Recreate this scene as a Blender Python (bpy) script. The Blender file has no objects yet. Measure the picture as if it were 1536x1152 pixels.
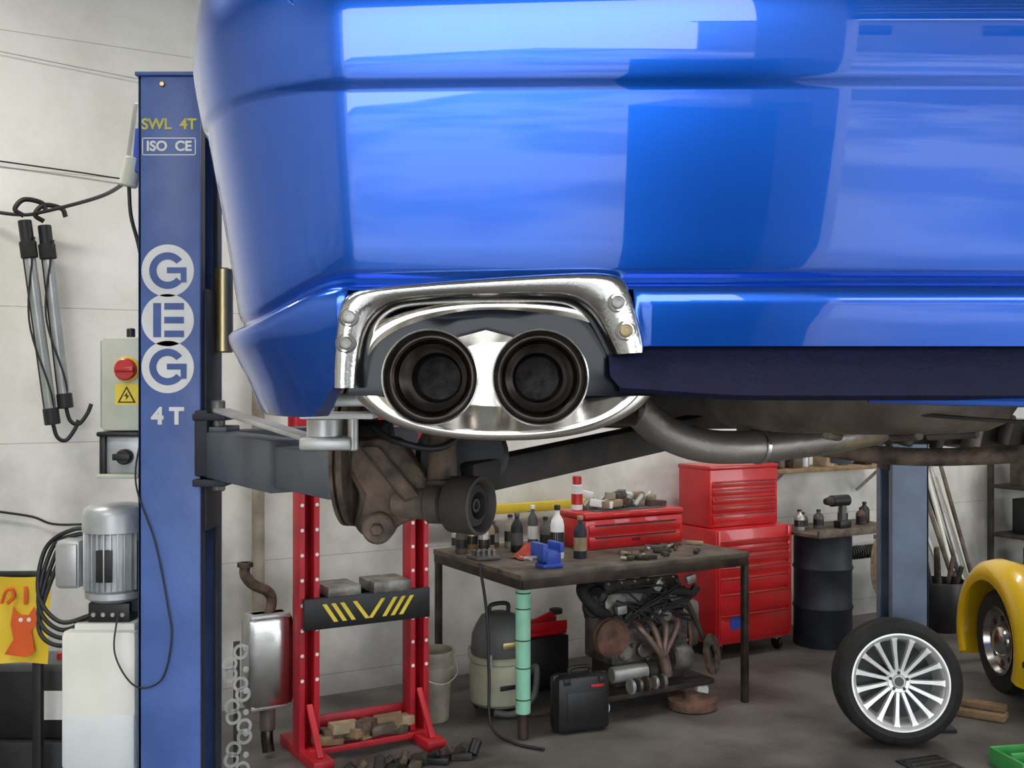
import bpy, bmesh, math, random
from mathutils import Vector, Matrix, noise
random.seed(4)
sc = bpy.context.scene
COL = sc.collection
try:
    sc.view_settings.view_transform = 'Standard'
except Exception:
    pass
A = math.radians(30)          # the workshop walls are turned 30 degrees to the car
CA, SA = math.cos(A), math.sin(A)
def R(u, w, z=0):             # room coordinates -> world
    return Vector((CA*u - SA*w, SA*u + CA*w, z))
rad = math.radians

# ------------------------------------------------------------------ materials
MATS = {}
def mat(name, col, rough=.5, metal=0., var=.12, scale=6., bump=0., bscale=40., coat=0., col2=None, emis=0., trans=0., lo=.35, hi=.65, coatior=1.5, spec=.5):
    if name in MATS: return MATS[name]
    m = bpy.data.materials.new(name); m.use_nodes = True
    nt = m.node_tree; b = nt.nodes['Principled BSDF']
    tc = nt.nodes.new('ShaderNodeTexCoord')
    n = nt.nodes.new('ShaderNodeTexNoise'); n.inputs['Scale'].default_value = scale; n.inputs['Detail'].default_value = 6
    nt.links.new(tc.outputs['Object'], n.inputs['Vector'])
    r = nt.nodes.new('ShaderNodeValToRGB')
    c2 = col2 if col2 else tuple(c*(1-var*2.2) for c in col)
    r.color_ramp.elements[0].color = (*c2, 1); r.color_ramp.elements[1].color = (*col, 1)
    r.color_ramp.elements[0].position = lo; r.color_ramp.elements[1].position = hi
    nt.links.new(n.outputs['Fac'], r.inputs['Fac']); nt.links.new(r.outputs['Color'], b.inputs['Base Color'])
    b.inputs['Roughness'].default_value = rough; b.inputs['Metallic'].default_value = metal
    b.inputs['Specular IOR Level'].default_value = spec
    b.inputs['Coat Weight'].default_value = coat; b.inputs['Coat Roughness'].default_value = .02; b.inputs['Coat IOR'].default_value = coatior
    if trans: b.inputs['Transmission Weight'].default_value = trans
    if emis:
        b.inputs['Emission Color'].default_value = (*col, 1); b.inputs['Emission Strength'].default_value = emis
    if bump:
        n2 = nt.nodes.new('ShaderNodeTexNoise'); n2.inputs['Scale'].default_value = bscale; n2.inputs['Detail'].default_value = 4
        nt.links.new(tc.outputs['Object'], n2.inputs['Vector'])
        bp = nt.nodes.new('ShaderNodeBump'); bp.inputs['Strength'].default_value = bump; bp.inputs['Distance'].default_value = .01
        nt.links.new(n2.outputs['Fac'], bp.inputs['Height']); nt.links.new(bp.outputs['Normal'], b.inputs['Normal'])
    MATS[name] = m
    return m
BLUE = mat('car_paint_blue', (.0, .105, .60), .28, .76, .03, 3, coat=1., col2=(.0, .09, .54), coatior=1.62)
NAVY = mat('valance_navy', (.003, .004, .034), .7, .0, .2, 60, .2, 160, coat=.0, spec=.3)
STEEL = mat('polished_steel', (.78, .745, .68), .17, 1., .04, 8)
BRUSH = mat('brushed_steel', (.55, .54, .52), .20, 1., .08, 12, .05, 200)
TIPM = mat('tip_steel', (.72, .70, .68), .22, 1., .05, 12)
PIPEM = mat('pipe_dull_steel', (.30, .275, .25), .40, .8, .2, 9, .15, 60)
SOOT = mat('soot_metal', (.040, .030, .025), .28, .75, .3, 30)
MESHG = mat('tip_packing_mesh', (.09, .085, .08), .7, .2, .3, 60, .5, 300)
BOLTM = mat('dull_bolt', (.36, .35, .33), .45, .6, .2, 60)
BOLTB = mat('dull_bolt_brassy', (.36, .29, .15), .45, .6, .2, 60)
DARKREF = mat('painted_dark_reflection', (.005, .007, .014), .12, .0, .1, 10, spec=.22)
BLACK = mat('black_plastic', (.012, .012, .014), .45, 0, .2, 20)
RUBBER = mat('black_rubber', (.018, .018, .018), .75, 0, .2, 20, .2, 60)
GLASSB = mat('dark_glass', (.01, .012, .014), .05, 0, .1, 3)
UNDER = mat('underbody_sealer', (.05, .042, .036), .7, .1, .3, 9, .4, 30)
UNDERB = mat('underbody_brown', (.17, .135, .105), .6, .25, .3, 12, .5, 30, col2=(.06, .046, .036))
RUST = mat('rusty_casting', (.165, .115, .082), .7, .35, .3, 22, .6, 40, col2=(.04, .03, .024))
RUSTR = mat('rust_red', (.20, .10, .07), .75, .3, .3, 14, .5, 40, col2=(.07, .045, .035))
POSTB = mat('lift_blue', (.085, .16, .44), .42, .0, .12, 4, .08, 60, col2=(.05, .10, .31))
POSTG = mat('lift_blue_grey', (.17, .23, .33), .5, 0, .15, 5)
DARKB = mat('lift_dark', (.03, .035, .05), .6, .2, .2, 8)
ARMG = mat('lift_arm_grey', (.10, .115, .135), .5, .2, .15, 7)
WHITEP = mat('white_paint', (.85, .85, .84), .5, 0, .05, 10)
YELT = mat('yellow_print', (.62, .58, .08), .5, 0, .05, 10)
RED = mat('red_paint', (.60, .008, .014), .35, 0, .1, 5, coat=.4)
REDF = mat('red_frame_paint', (.56, .015, .03), .5, 0, .15, 7, .1, 30)
YEL = mat('yellow_paint', (.88, .55, .01), .3, 0, .05, 4, coat=.6)
YELS = mat('yellow_stripe', (.85, .65, .05), .5, 0, .05, 10)
ALU = mat('alloy_silver', (.86, .86, .85), .35, .35, .04, 10)
ALUD = mat('cast_alloy_dull', (.30, .285, .265), .5, .7, .25, 12, .3, 50, col2=(.11, .10, .095))
GALV = mat('galvanised', (.55, .55, .54), .38, .6, .15, 9)
ALUM = mat('motor_alloy', (.55, .57, .58), .42, .5, .12, 9)
TANK = mat('tank_plastic', (.80, .79, .71), .45, 0, .06, 5)
CREAM = mat('control_box_cream', (.60, .62, .51), .5, 0, .06, 8)
WOOD = mat('old_wood', (.33, .21, .11), .75, 0, .25, 10, .3, 30)
BENCHT = mat('bench_top_stained', (.15, .12, .09), .6, .1, .35, 7, .2, 30, col2=(.05, .04, .035))
BENCHF = mat('bench_frame', (.07, .05, .04), .6, .4, .3, 9)
MINT = mat('mint_wrap', (.32, .70, .50), .6, 0, .08, 9)
DRUM = mat('drum_blue_black', (.028, .035, .05), .5, .2, .25, 6)
CARD = mat('clutter_tan', (.42, .32, .2), .8, 0, .2, 8)
ORANGE = mat('orange_print', (.80, .12, .02), .6, 0, .1, 8)
YELC = mat('yellow_cloth', (.88, .62, .04), .7, 0, .1, 5, .2, 12)
CABLE = mat('cable_black', (.015, .015, .017), .5, 0, .1, 10)
ROPE = mat('rope', (.35, .27, .18), .9, 0, .2, 30)
GREEN = mat('green_plastic', (.08, .45, .12), .4, 0, .1, 8)
BLUEP = mat('blue_plastic', (.03, .09, .5), .4, 0, .1, 8)
VACT = mat('vacuum_cream', (.42, .42, .29), .5, 0, .1, 8)
VACD = mat('vacuum_grey', (.10, .10, .10), .5, 0, .1, 8)
BUCK = mat('bucket_dirty', (.36, .32, .25), .6, 0, .2, 8)
BRASS = mat('brass', (.55, .45, .22), .35, .9, .1, 8)
CLEAR = mat('lamp_tube', (.40, .42, .41), .15, .2, .1, 8)
TUBEE = mat('fill_tube_emission', (1, .98, .93), .5, 0, 0, 5, emis=6.)
PINK = mat('manifold_copper', (.27, .18, .15), .5, .6, .2, 14)

# ------------------------------------------------------------------ builders
def grp(name, loc=(0, 0, 0), rz=0., rx=0., ry=0.):
    e = bpy.data.objects.new(name, None); e.empty_display_size = .1
    e.location = loc; e.rotation_euler = (rx, ry, rz); COL.objects.link(e)
    return e
def addmesh(par, name, verts, faces, m, smooth=False, M=None, auto=True):
    me = bpy.data.meshes.new(name)
    if M is not None: verts = [M @ Vector(v) for v in verts]
    me.from_pydata([tuple(v) for v in verts], [], faces); me.update()
    bm = bmesh.new(); bm.from_mesh(me); bmesh.ops.remove_doubles(bm, verts=bm.verts, dist=1e-5)
    bmesh.ops.recalc_face_normals(bm, faces=bm.faces)
    bm.to_mesh(me); bm.free()
    if isinstance(m, (list, tuple)):
        for x in m: me.materials.append(x)
    else: me.materials.append(m)
    o = bpy.data.objects.new(name, me); COL.objects.link(o)
    if par: o.parent = par
    if smooth:
        for p in me.polygons: p.use_smooth = True
        if auto:
            try: me.set_sharp_from_angle(angle=rad(42))
            except Exception: pass
    return o
def box(par, name, c, s, m, bev=.004, rot=None, taper=None):
    bm = bmesh.new(); bmesh.ops.create_cube(bm, size=1)
    for v in bm.verts:
        k = 1.
        if taper and v.co.z > 0: k = taper
        v.co = Vector((v.co.x*s[0]*k, v.co.y*s[1]*k, v.co.z*s[2]))
    bev = min(bev, .3*min(s))
    if bev > 0: bmesh.ops.bevel(bm, geom=bm.edges[:], offset=bev, segments=2, profile=.5, affect='EDGES')
    M = Matrix.Translation(c)
    if rot is not None: M = M @ rot
    bm.transform(M)
    me = bpy.data.meshes.new(name); bm.to_mesh(me); bm.free(); me.materials.append(m)
    for p in me.polygons: p.use_smooth = True
    try: me.set_sharp_from_angle(angle=rad(30))
    except Exception: pass
    o = bpy.data.objects.new(name, me); COL.objects.link(o)
    if par: o.parent = par
    return o
def zto(d):
    return Vector(d).normalized().to_track_quat('Z', 'Y').to_matrix().to_4x4()
def beam(par, name, p1, p2, w, h, m, bev=.004):
    p1 = Vector(p1); p2 = Vector(p2); d = p2-p1; L = d.length
    x = d.normalized(); up = Vector((0, 0, 1))
    if abs(x.z) > .95: up = Vector((0, 1, 0))
    y = up.cross(x).normalized(); z = x.cross(y)
    rot = Matrix((x, y, z)).transposed().to_4x4()
    return box(par, name, (p1+p2)/2, (L, w, h), m, bev, rot)
def lathe(par, name, prof, m, M=None, seg=32, a0=0., a1=2*math.pi):
    full = abs(a1-a0-2*math.pi) < 1e-4
    n = seg if full else seg+1
    V = []; F = []
    for (r, h) in prof:
        for i in range(n):
            a = a0+(a1-a0)*i/seg
            V.append((max(r, 0)*math.cos(a), max(r, 0)*math.sin(a), h))
    for j in range(len(prof)-1):
        for i in range(seg):
            k = (i+1) % n if full else i+1
            F.append((j*n+i, j*n+k, (j+1)*n+k, (j+1)*n+i))
    return addmesh(par, name, V, F, m, True, M)
def cyl(par, name, p1, p2, r, m, r2=None, seg=20, bev=.0):
    p1 = Vector(p1); p2 = Vector(p2); L = (p2-p1).length
    r2 = r if r2 is None else r2
    b = bev if bev else min(.004, .25*min(r, L))
    prof = [(0, 0), (r-b, 0), (r, b), (r2, L-b), (max(r2-b, 0), L), (0, L)]
    return lathe(par, name, prof, m, Matrix.Translation(p1) @ zto(p2-p1), seg)
def crom(pts, n=8):
    P = [Vector(p) for p in pts]
    if len(P) < 3: return P
    P = [2*P[0]-P[1]]+P+[2*P[-1]-P[-2]]
    out = []
    for i in range(1, len(P)-2):
        a, b, c, d = P[i-1:i+3]
        for k in range(n):
            t = k/n
            out.append(.5*((2*b)+(c-a)*t+(2*a-5*b+4*c-d)*t*t+(3*b-a-3*c+d)*t**3))
    out.append(P[-2]); return out
def sweep(par, name, pts, r, m, n=8, seg=10, smooth=True, r_end=None):
    P = crom(pts, n) if smooth else [Vector(p) for p in pts]
    t0 = (P[1]-P[0]).normalized()
    nrm = t0.orthogonal().normalized(); V = []; F = []
    N = len(P)
    for i, p in enumerate(P):
        t = (P[min(i+1, N-1)]-P[max(i-1, 0)]).normalized()
        nrm = (nrm-t*nrm.dot(t)).normalized(); bn = t.cross(nrm)
        rr = r if r_end is None else r+(r_end-r)*i/(N-1)
        for k in range(seg):
            a = 2*math.pi*k/seg
            V.append(p+rr*(math.cos(a)*nrm+math.sin(a)*bn))
    for i in range(N-1):
        for k in range(seg):
            k2 = (k+1) % seg
            F.append((i*seg+k, i*seg+k2, (i+1)*seg+k2, (i+1)*seg+k))
    F.append(tuple(range(seg))[::-1]); F.append(tuple((N-1)*seg+k for k in range(seg)))
    return addmesh(par, name, V, F, m, True)
def prism(par, name, outline, t, m, M=None, bev=.003):
    bm = bmesh.new()
    vs = [bm.verts.new((x, 0, z)) for x, z in outline]
    f = bm.faces.new(vs)
    ex = bmesh.ops.extrude_face_region(bm, geom=[f])
    bmesh.ops.translate(bm, vec=(0, t, 0), verts=[v for v in ex['geom'] if isinstance(v, bmesh.types.BMVert)])
    bmesh.ops.recalc_face_normals(bm, faces=bm.faces)
    if bev: bmesh.ops.bevel(bm, geom=bm.edges[:], offset=bev, segments=2, profile=.5, affect='EDGES')
    if M is not None: bm.transform(M)
    me = bpy.data.meshes.new(name); bm.to_mesh(me); bm.free(); me.materials.append(m)
    o = bpy.data.objects.new(name, me); COL.objects.link(o)
    if par: o.parent = par
    return o
def gridm(par, name, rows, m, closed=False, smooth=True):
    n = len(rows[0]); V = [p for r in rows for p in r]; F = []
    for j in range(len(rows)-1):
        for i in range(n if closed else n-1):
            k = (i+1) % n
            F.append((j*n+i, j*n+k, (j+1)*n+k, (j+1)*n+i))
    return addmesh(par, name, V, F, m, smooth)
def text(par, name, s, loc, size, m, ext=.0008, rz=0., bold=.0):
    cu = bpy.data.curves.new(name, 'FONT'); cu.body = s; cu.size = size; cu.extrude = ext; cu.offset = bold
    cu.align_x = 'CENTER'; cu.align_y = 'CENTER'
    t = bpy.data.objects.new(name+'_tmp', cu); COL.objects.link(t)
    bpy.context.view_layer.update()
    me = bpy.data.meshes.new_from_object(t.evaluated_get(bpy.context.evaluated_depsgraph_get()))
    bpy.data.objects.remove(t)
    me.transform(Matrix.Translation(loc) @ Matrix.Rotation(rz, 4, 'Z') @ Matrix.Rotation(rad(90), 4, 'X'))
    me.materials.clear(); me.materials.append(m)
    o = bpy.data.objects.new(name, me); COL.objects.link(o)
    if par: o.parent = par
    return o
FRONT = Matrix.Rotation(rad(90), 4, 'X')   # local +Z -> world -Y

# ------------------------------------------------------------------ room shell
def wallmat():
    m = bpy.data.materials.new('painted_wall_panels'); m.use_nodes = True
    nt = m.node_tree; b = nt.nodes['Principled BSDF']; b.inputs['Roughness'].default_value = .75
    tc = nt.nodes.new('ShaderNodeTexCoord')
    n = nt.nodes.new('ShaderNodeTexNoise'); n.inputs['Scale'].default_value = 1.3; n.inputs['Detail'].default_value = 9; n.inputs['Roughness'].default_value = .7
    nt.links.new(tc.outputs['Object'], n.inputs['Vector'])
    r = nt.nodes.new('ShaderNodeValToRGB')
    r.color_ramp.elements[0].position = .3; r.color_ramp.elements[0].color = (.70, .685, .62, 1)
    r.color_ramp.elements[1].position = .6; r.color_ramp.elements[1].color = (.87, .865, .82, 1)
    nt.links.new(n.outputs['Fac'], r.inputs['Fac'])
    br = nt.nodes.new('ShaderNodeTexBrick')
    br.inputs['Scale'].default_value = 1; br.inputs['Brick Width'].default_value = 40; br.inputs['Row Height'].default_value = .69
    br.inputs['Mortar Size'].default_value = .003; br.inputs['Mortar Smooth'].default_value = .5
    br.inputs['Color1'].default_value = (1, 1, 1, 1); br.inputs['Color2'].default_value = (.97, .97, .97, 1); br.inputs['Mortar'].default_value = (.62, .60, .56, 1)
    sep = nt.nodes.new('ShaderNodeSeparateXYZ'); cmb = nt.nodes.new('ShaderNodeCombineXYZ')
    nt.links.new(tc.outputs['Object'], sep.inputs[0])
    ax = nt.nodes.new('ShaderNodeMath'); ax.operation = 'ADD'; ax.inputs[1].default_value = 15
    nt.links.new(sep.outputs['X'], ax.inputs[0]); nt.links.new(ax.outputs[0], cmb.inputs['X'])
    ad = nt.nodes.new('ShaderNodeMath'); ad.operation = 'ADD'; ad.inputs[1].default_value = -.12
    nt.links.new(sep.outputs['Z'], ad.inputs[0]); nt.links.new(ad.outputs[0], cmb.inputs['Y'])
    nt.links.new(cmb.outputs[0], br.inputs['Vector'])
    mx = nt.nodes.new('ShaderNodeMix'); mx.data_type = 'RGBA'; mx.blend_type = 'MULTIPLY'; mx.inputs['Factor'].default_value = 1
    nt.links.new(r.outputs['Color'], mx.inputs['A']); nt.links.new(br.outputs['Color'], mx.inputs['B'])
    mr = nt.nodes.new('ShaderNodeMapRange'); mr.inputs['From Min'].default_value = 0; mr.inputs['From Max'].default_value = 1.5
    mr.inputs['To Min'].default_value = .45; mr.inputs['To Max'].default_value = 1.
    n3 = nt.nodes.new('ShaderNodeTexNoise'); n3.inputs['Scale'].default_value = 3.5; n3.inputs['Detail'].default_value = 8
    nt.links.new(tc.outputs['Object'], n3.inputs['Vector'])
    a2 = nt.nodes.new('ShaderNodeMath'); a2.operation = 'MULTIPLY_ADD'; a2.inputs[1].default_value = 2.4
    nt.links.new(n3.outputs['Fac'], a2.inputs[0])
    a3 = nt.nodes.new('ShaderNodeMath'); a3.operation = 'SUBTRACT'; a3.inputs[1].default_value = 1.2
    nt.links.new(sep.outputs['Z'], a3.inputs[0]); nt.links.new(a3.outputs[0], a2.inputs[2])
    nt.links.new(a2.outputs[0], mr.inputs['Value'])
    mx2 = nt.nodes.new('ShaderNodeMix'); mx2.data_type = 'RGBA'; mx2.blend_type = 'MULTIPLY'; mx2.inputs['Factor'].default_value = 1
    nt.links.new(mx.outputs['Result'], mx2.inputs['A']); nt.links.new(mr.outputs['Result'], mx2.inputs['B'])
    nt.links.new(mx2.outputs['Result'], b.inputs['Base Color'])
    bp = nt.nodes.new('ShaderNodeBump'); bp.inputs['Strength'].default_value = .15
    nt.links.new(n.outputs['Fac'], bp.inputs['Height']); nt.links.new(bp.outputs['Normal'], b.inputs['Normal'])
    return m
WALL = wallmat()
FLOORM = mat('workshop_floor', (.165, .152, .143), .55, 0, .2, 3.0, .2, 25, col2=(.05, .045, .042), lo=.3, hi=.7)
CEIL = mat('ceiling_board', (.45, .46, .46), .8, 0, .05, 2)
FORE = mat('forecourt_concrete', (.37, .37, .36), .85, 0, .12, .30, .1, 15, col2=(.17, .17, .17), lo=.42, hi=.55)
SHUT = mat('shutter_steel', (.22, .23, .25), .5, .3, .1, 4)
def rbox(name, u0, u1, w0, w1, z0, z1, m):
    e = box(None, name, (0, 0, 0), (u1-u0, w1-w0, z1-z0), m, 0)
    for v in e.data.vertices: v.co.z += (z1-z0)/2
    e.location = R((u0+u1)/2, (w0+w1)/2, z0); e.rotation_euler = (0, 0, A)
    return e
U0, U1, W0, W1, H = -3.6, 11.2, -1.6, 5.95, 4.2
HD = 3.2
rbox('floor', U0, U1, W0, W1, -.1, 0, FLOORM)
rbox('wall_back', U0, U1, W1, W1+.2, 0, H, WALL)
rbox('wall_left', U0-.2, U0, W0, W1+.2, 0, H, WALL)
rbox('wall_right', U1, U1+.2, W0, W1+.2, 0, H, WALL)
rbox('ceiling', U0-.2, U1+.2, W0-.2, W1+.2, H, H+.15, CEIL)
rbox('wall_front', U0-.2, U1+.2, W0-.2, W0, HD, H, WALL)     # header above the open roller doors
rbox('wall_front_pier', .0, .35, W0-.2, W0, 0, HD, WALL)  # unseen pier, added for a dark band in the bumper reflection
rbox('wall_front_pier.001', 5.6, 7.0, W0-.2, W0, 0, HD, WALL)
rbox('wall_front_pier.002', U0-.2, -2.9, W0-.2, W0, 0, HD, WALL)
g = grp('sky_cut_shutter', R(2.975, W0-.1, 0), A)        # unseen shutter, added part lowered to cut the sky reflection
for i in range(7):
    box(g, 'slat_%d' % i, (0, 0, 2.53+.105*i), (5.25, .03, .10), SHUT, .012)
box(g, 'bottom_rail', (0, 0, 2.45), (5.25, .05, .06), DARKB, .005)
rbox('forecourt_ground', -16, 22, -26, W0, -.14, -.015, FORE)
g = grp('added_horizon_building', R(3, -25.5, -.015), A)  # unseen, added to give the reflections a dark horizon band
box(g, 'wall', (0, 0, 1.9), (26, .4, 3.8), mat('render_wall', (.25, .23, .21), .8, 0, .1, 1), .02)
for i in range(5):
    box(g, 'window_pane_%d' % i, (-8+i*4, .2, 2.2), (1.6, .06, 1.2), GLASSB, .01)
box(g, 'roof_edge', (0, 0, 3.9), (26.4, .8, .2), UNDERB, .02)
g = grp('dark_reflection_locker', R(.02, -1.22, 0), A)  # unseen, added to reflect as a dark shape in the bumper
box(g, 'carcass', (0, 0, .97), (.56, .42, 1.90), DARKB, .008)
for s in (-1, 1):
    box(g, 'door', (s*.138, .215, .97), (.265, .012, 1.84), DRUM, .004)
    for k in range(4): box(g, 'vent', (s*.138, .223, 1.66+.03*k), (.14, .004, .008), BLACK, .001)
    cyl(g, 'knob', (s*.03, .221, 1.0), (s*.03, .24, 1.0), .012, GALV)
g = grp('added_reflection_van', R(3.6, -9.0, -.015), A+.5)  # unseen dark van, added to vary what the bumper reflects
box(g, 'body', (0, 0, 1.15), (4.6, 1.8, 1.45), DARKB, .12)
box(g, 'bonnet', (2.6, 0, .80), (.9, 1.7, .75), DARKB, .12)
box(g, 'windscreen', (2.25, 0, 1.45), (.30, 1.5, .60), GLASSB, .05, Matrix.Rotation(rad(-25), 4, 'Y'))
for x in (-1.5, 2.1):
    for y in (-.86, .86): cyl(g, 'wheel', (x, y-.1, .33), (x, y+.1, .33), .33, RUBBER)
for x in (-1.2, .2, 1.4): box(g, 'side_glass', (x, .905, 1.5), (.9, .01, .45), GLASSB, .003)
g = grp('red_fuel_can', R(2.1, -3.2, -.015), A)
box(g, 'can', (0, 0, .2), (.35, .2, .4), RED, .03); cyl(g, 'spout', (.1, 0, .4), (.14, 0, .48), .03, BLACK)
# added fill lights, shaped as ceiling battens, to brighten the workshop
for i, (u, w) in enumerate([(-1.5, 1.2), (3.2, .6), (6.6, 1.2), (-.5, 4.3), (3.2, 4.3), (6.6, 4.3)]):
    g = grp('added_fill_light', R(u, w, H-.04), A)
    box(g, 'batten', (0, 0, 0), (1.6, .1, .06), WHITEP)
    cyl(g, 'tube', (-.75, 0, -.06), (.75, 0, -.06), .018, TUBEE)
    l = bpy.data.lights.new('fill_lamp', 'AREA'); l.shape = 'RECTANGLE'; l.size = 1.5; l.size_y = .25; l.energy = 56 if u < 2 else 40; l.color = (1, .97, .90)
    lo = bpy.data.objects.new('fill_lamp', l); COL.objects.link(lo); lo.parent = g; lo.location = (0, 0, -.1)

# ------------------------------------------------------------------ blue car
car = grp('blue_car')
XC, HW, YR = .41, .86, 1.262
CAx, CBy = .26, .34
OT = [(1.755, .088), (1.775, .076), (1.80, .066), (1.845, .050), (1.87, .043), (1.895, .037), (1.910, .036), (1.917, .040), (1.922, .050), (1.926, .057), (1.930, .058), (1.935, .0535), (1.942, .0505), (1.97, .044), (2.00, .037),
      (2.04, .0285), (2.08, .0205), (2.11, .0150), (2.135, .0105), (2.146, .0087), (2.151, .0078), (2.157, .0028), (2.165, .000), (2.18, -.0032), (2.20, -.0070), (2.216, -.0097), (2.229, -.0114), (2.241, -.0122), (2.251, -.0124), (2.262, -.0118), (2.28, -.0098),
      (2.31, -.006), (2.34, -.001), (2.37, .007), (2.40, .017), (2.415, .028), (2.42, .055), (2.425, .085), (2.43, .088), (2.50, .10), (2.62, .12), (2.64, .13), (2.75, .20), (2.85, .27), (2.90, .33), (2.93, .42), (2.945, .56)]
def oin(z):
    if z <= OT[0][0]: return OT[0][1]
    for (a, b), (c, d) in zip(OT, OT[1:]):
        if z <= c: return b+(d-b)*(z-a)/(c-a)
    return OT[-1][1]
flat = [-.1895, -.18, -.16, -.13, -.1, -.05, 0, .05, .09, .11, .125, .137, .146, .155, .17, .2, .24, .28, .33, .38, .43, .5, .57, .64, .71, .78, .85, .92, .97, 1.009]
def crown(x): return .028*((x-XC)/HW)**2
left = []
for dg in [1, 3, 5, 7, 10, 14, 19, 25, 31, 37, 43, 49, 55, 61, 67, 73, 79, 85, 90]:
    a = rad(dg); left.append((XC-HW+CAx-CAx*math.sin(a), YR+CBy*(1-math.cos(a)), math.sin(a)/CAx, math.cos(a)/CBy))
YF = 5.2
sideY = [1.66+.07*i for i in range(51)]
plan = []
sideL = [(XC-HW, y, 1, 0) for y in sideY if y < YF-.35]
frontL = []
for dg in [85, 70, 55, 40, 25, 12, 0]:
    a = rad(dg); frontL.append((XC-HW+.3-.3*math.sin(a), YF-.35+.35*math.cos(a), math.sin(a)/.3, -math.cos(a)/.35))
half = [(x, YR, 0, 1) for x in flat]
plan += [(p[0], p[1], p[2], p[3], 'r') for p in half[::-1]]
plan += [(p[0], p[1], p[2], p[3], 'r') for p in left]
plan += [(p[0], p[1], 1, 0, 's') for p in sideL]
plan += [(p[0], p[1], p[2], p[3], 'f') for p in frontL]
plan += [(2*XC-p[0], p[1], -p[2], p[3], 'f') for p in frontL[::-1]]
plan += [(2*XC-p[0], p[1], -1, 0, 's') for p in sideL[::-1]]
plan += [(2*XC-p[0], p[1], -p[2], p[3], 'r') for p in left[::-1]]
ARCH = [(2.02, .36), (4.45, .36)]
def sstep(t): t = max(0, min(1, t)); return t*t*(3-2*t)
def zbot(x, y, k):
    if k == 's' or (k == 'r' and y > 1.5):
        z = 1.775
        for ya, ra in ARCH:
            dy = abs(y-ya)
            if dy < ra: z = max(z, 1.775+math.sqrt(ra*ra-dy*dy)*.95)
        return z
    if k == 'f': return 1.78
    if -.2065 < x < .150: return 1.914
    if x <= -.2065:
        return 1.757+.05*sstep((x+.31)/.10)
    if x > 1.03: return 1.765
    return 1.846
zs = [z for z, o in OT]
rows = []
def carpt(p, z, extra=0.):
    x, y, nx, ny, k = p
    n = Vector((nx, ny)); n.normalize(); o = oin(z)+extra
    # the lower swage line drops as it wraps round the corner
    w_ = math.exp(-((z-1.925)/.07)**2)
    dr = 1. if k == 's' else (sstep((abs(x-XC)-.62)/.2) if k == 'r' else 0)
    zo = z-.045*w_*dr if z > 1.80 else z
    if k == 'f':
        o2 = .02 if z < 2.3 else .02+(z-2.3)*.5
        if z > 2.42: o2 += (z-2.42)*3.2
        o2 = min(o2, 2.1)
        return Vector((x+n.x*o, y-o2-extra, zo))
    if k == 'r': y += crown(x)
    Y = y+n.y*o
    if k == 's':
        t = max(0, min(1, (y-1.6)/(YF-1.6)))
        Yf = YF-(0 if z < 2.42 else (z-2.42)*3.4); Yr = 1.6+(oin(z) if z > 2.42 else 0)
        Y = Yr+(Yf-Yr)*t
    return Vector((x+n.x*o, Y, zo))
rows.append([carpt(p, zbot(p[0], p[1], p[4]), .03) for p in plan])
for z in zs:
    rows.append([carpt(p, max(z, zbot(p[0], p[1], p[4]))) for p in plan])
body = gridm(car, 'body_shell', rows, [BLUE, GLASSB], closed=True)
for p in body.data.polygons:
    c = p.center
    if 2.645 < c.z < 2.9 and abs((c.x-XC)) < .95: p.material_index = 1
top = rows[-1]
addmesh(car, 'roof_panel', top, [tuple(range(len(top)))], BLUE)
vr = []
for j, (z, dy) in enumerate([(1.862, .045), (1.846, .034), (1.838, .030), (1.80, .012), (1.786, .012), (1.780, .02), (1.782, .08), (1.79, .16)]):
    r_ = []
    for i in range(33):
        x = .119+(.95-.119)*i/32
        zz = z+(0 if j < 3 else .010*sstep((.30-x)/.2))
        r_.append(Vector((x+(0.012 if (i == 0 and j > 3) else 0), YR+crown(x)+.036+dy, zz)))
    vr.append(r_)
gridm(car, 'rear_valance', vr, NAVY)
sweep(car, 'valance_blue_strip', [(.44, 1.335, 1.783), (.55, 1.325, 1.780), (.7, 1.32, 1.778), (.9, 1.325, 1.783)], .007, BLUE, seg=8)
cyl(car, 'parking_sensor', (-.245, 1.31, 2.263), (-.248, 1.279, 2.263), .021, BLUE, bev=.003)
lathe(car, 'sensor_ring', [(.015, 0), (.017, .0015), (.019, .0015), (.021, 0)], BLUE, Matrix.Translation((-.248, 1.279, 2.263)) @ FRONT, 24)
# under-structure
box(car, 'floor_pan', (XC, 3.25, 1.835), (1.44, 3.4, .03), UNDER, .01)
box(car, 'bumper_beam', (XC, 1.58, 1.90), (1.3, .08, .14), BLACK, .01)
box(car, 'chassis_rail_left', (-.12, 2.6, 1.80), (.08, 2.2, .08), UNDER)
box(car, 'chassis_rail_right', (.94, 2.6, 1.80), (.08, 2.2, .08), UNDERB)
lathe(car, 'spare_wheel_well', [(0, 0), (.18, 0), (.21, .004), (.235, .016), (.25, .04), (.262, .10), (.285, .13)], UNDERB, Matrix.Translation((.585, 1.84, 1.722)), 48)
for a in range(0, 360, 40):
    cyl(car, 'well_rib', (.585+.12*math.cos(rad(a)), 1.84+.12*math.sin(rad(a)), 1.716), (.585+.2*math.cos(rad(a)), 1.84+.2*math.sin(rad(a)), 1.722), .008, UNDERB, seg=8)
sweep(car, 'heat_shield_edge', [(.84, 1.75, 1.735), (.95, 1.7, 1.742), (1.05, 1.72, 1.75)], .034, RUST, seg=16)
box(car, 'tow_eye_plate', (.90, 1.68, 1.77), (.16, .04, .06), UNDERB, .01)
sweep(car, 'fuel_tank', [(.0, 2.75, 1.77), (.45, 2.75, 1.76), (.9, 2.75, 1.77)], .075, UNDER, seg=16)
beam(car, 'rear_subframe', (.62, 2.35, 1.70), (1.15, 2.35, 1.69), .07, .05, UNDER, .01)
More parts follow.
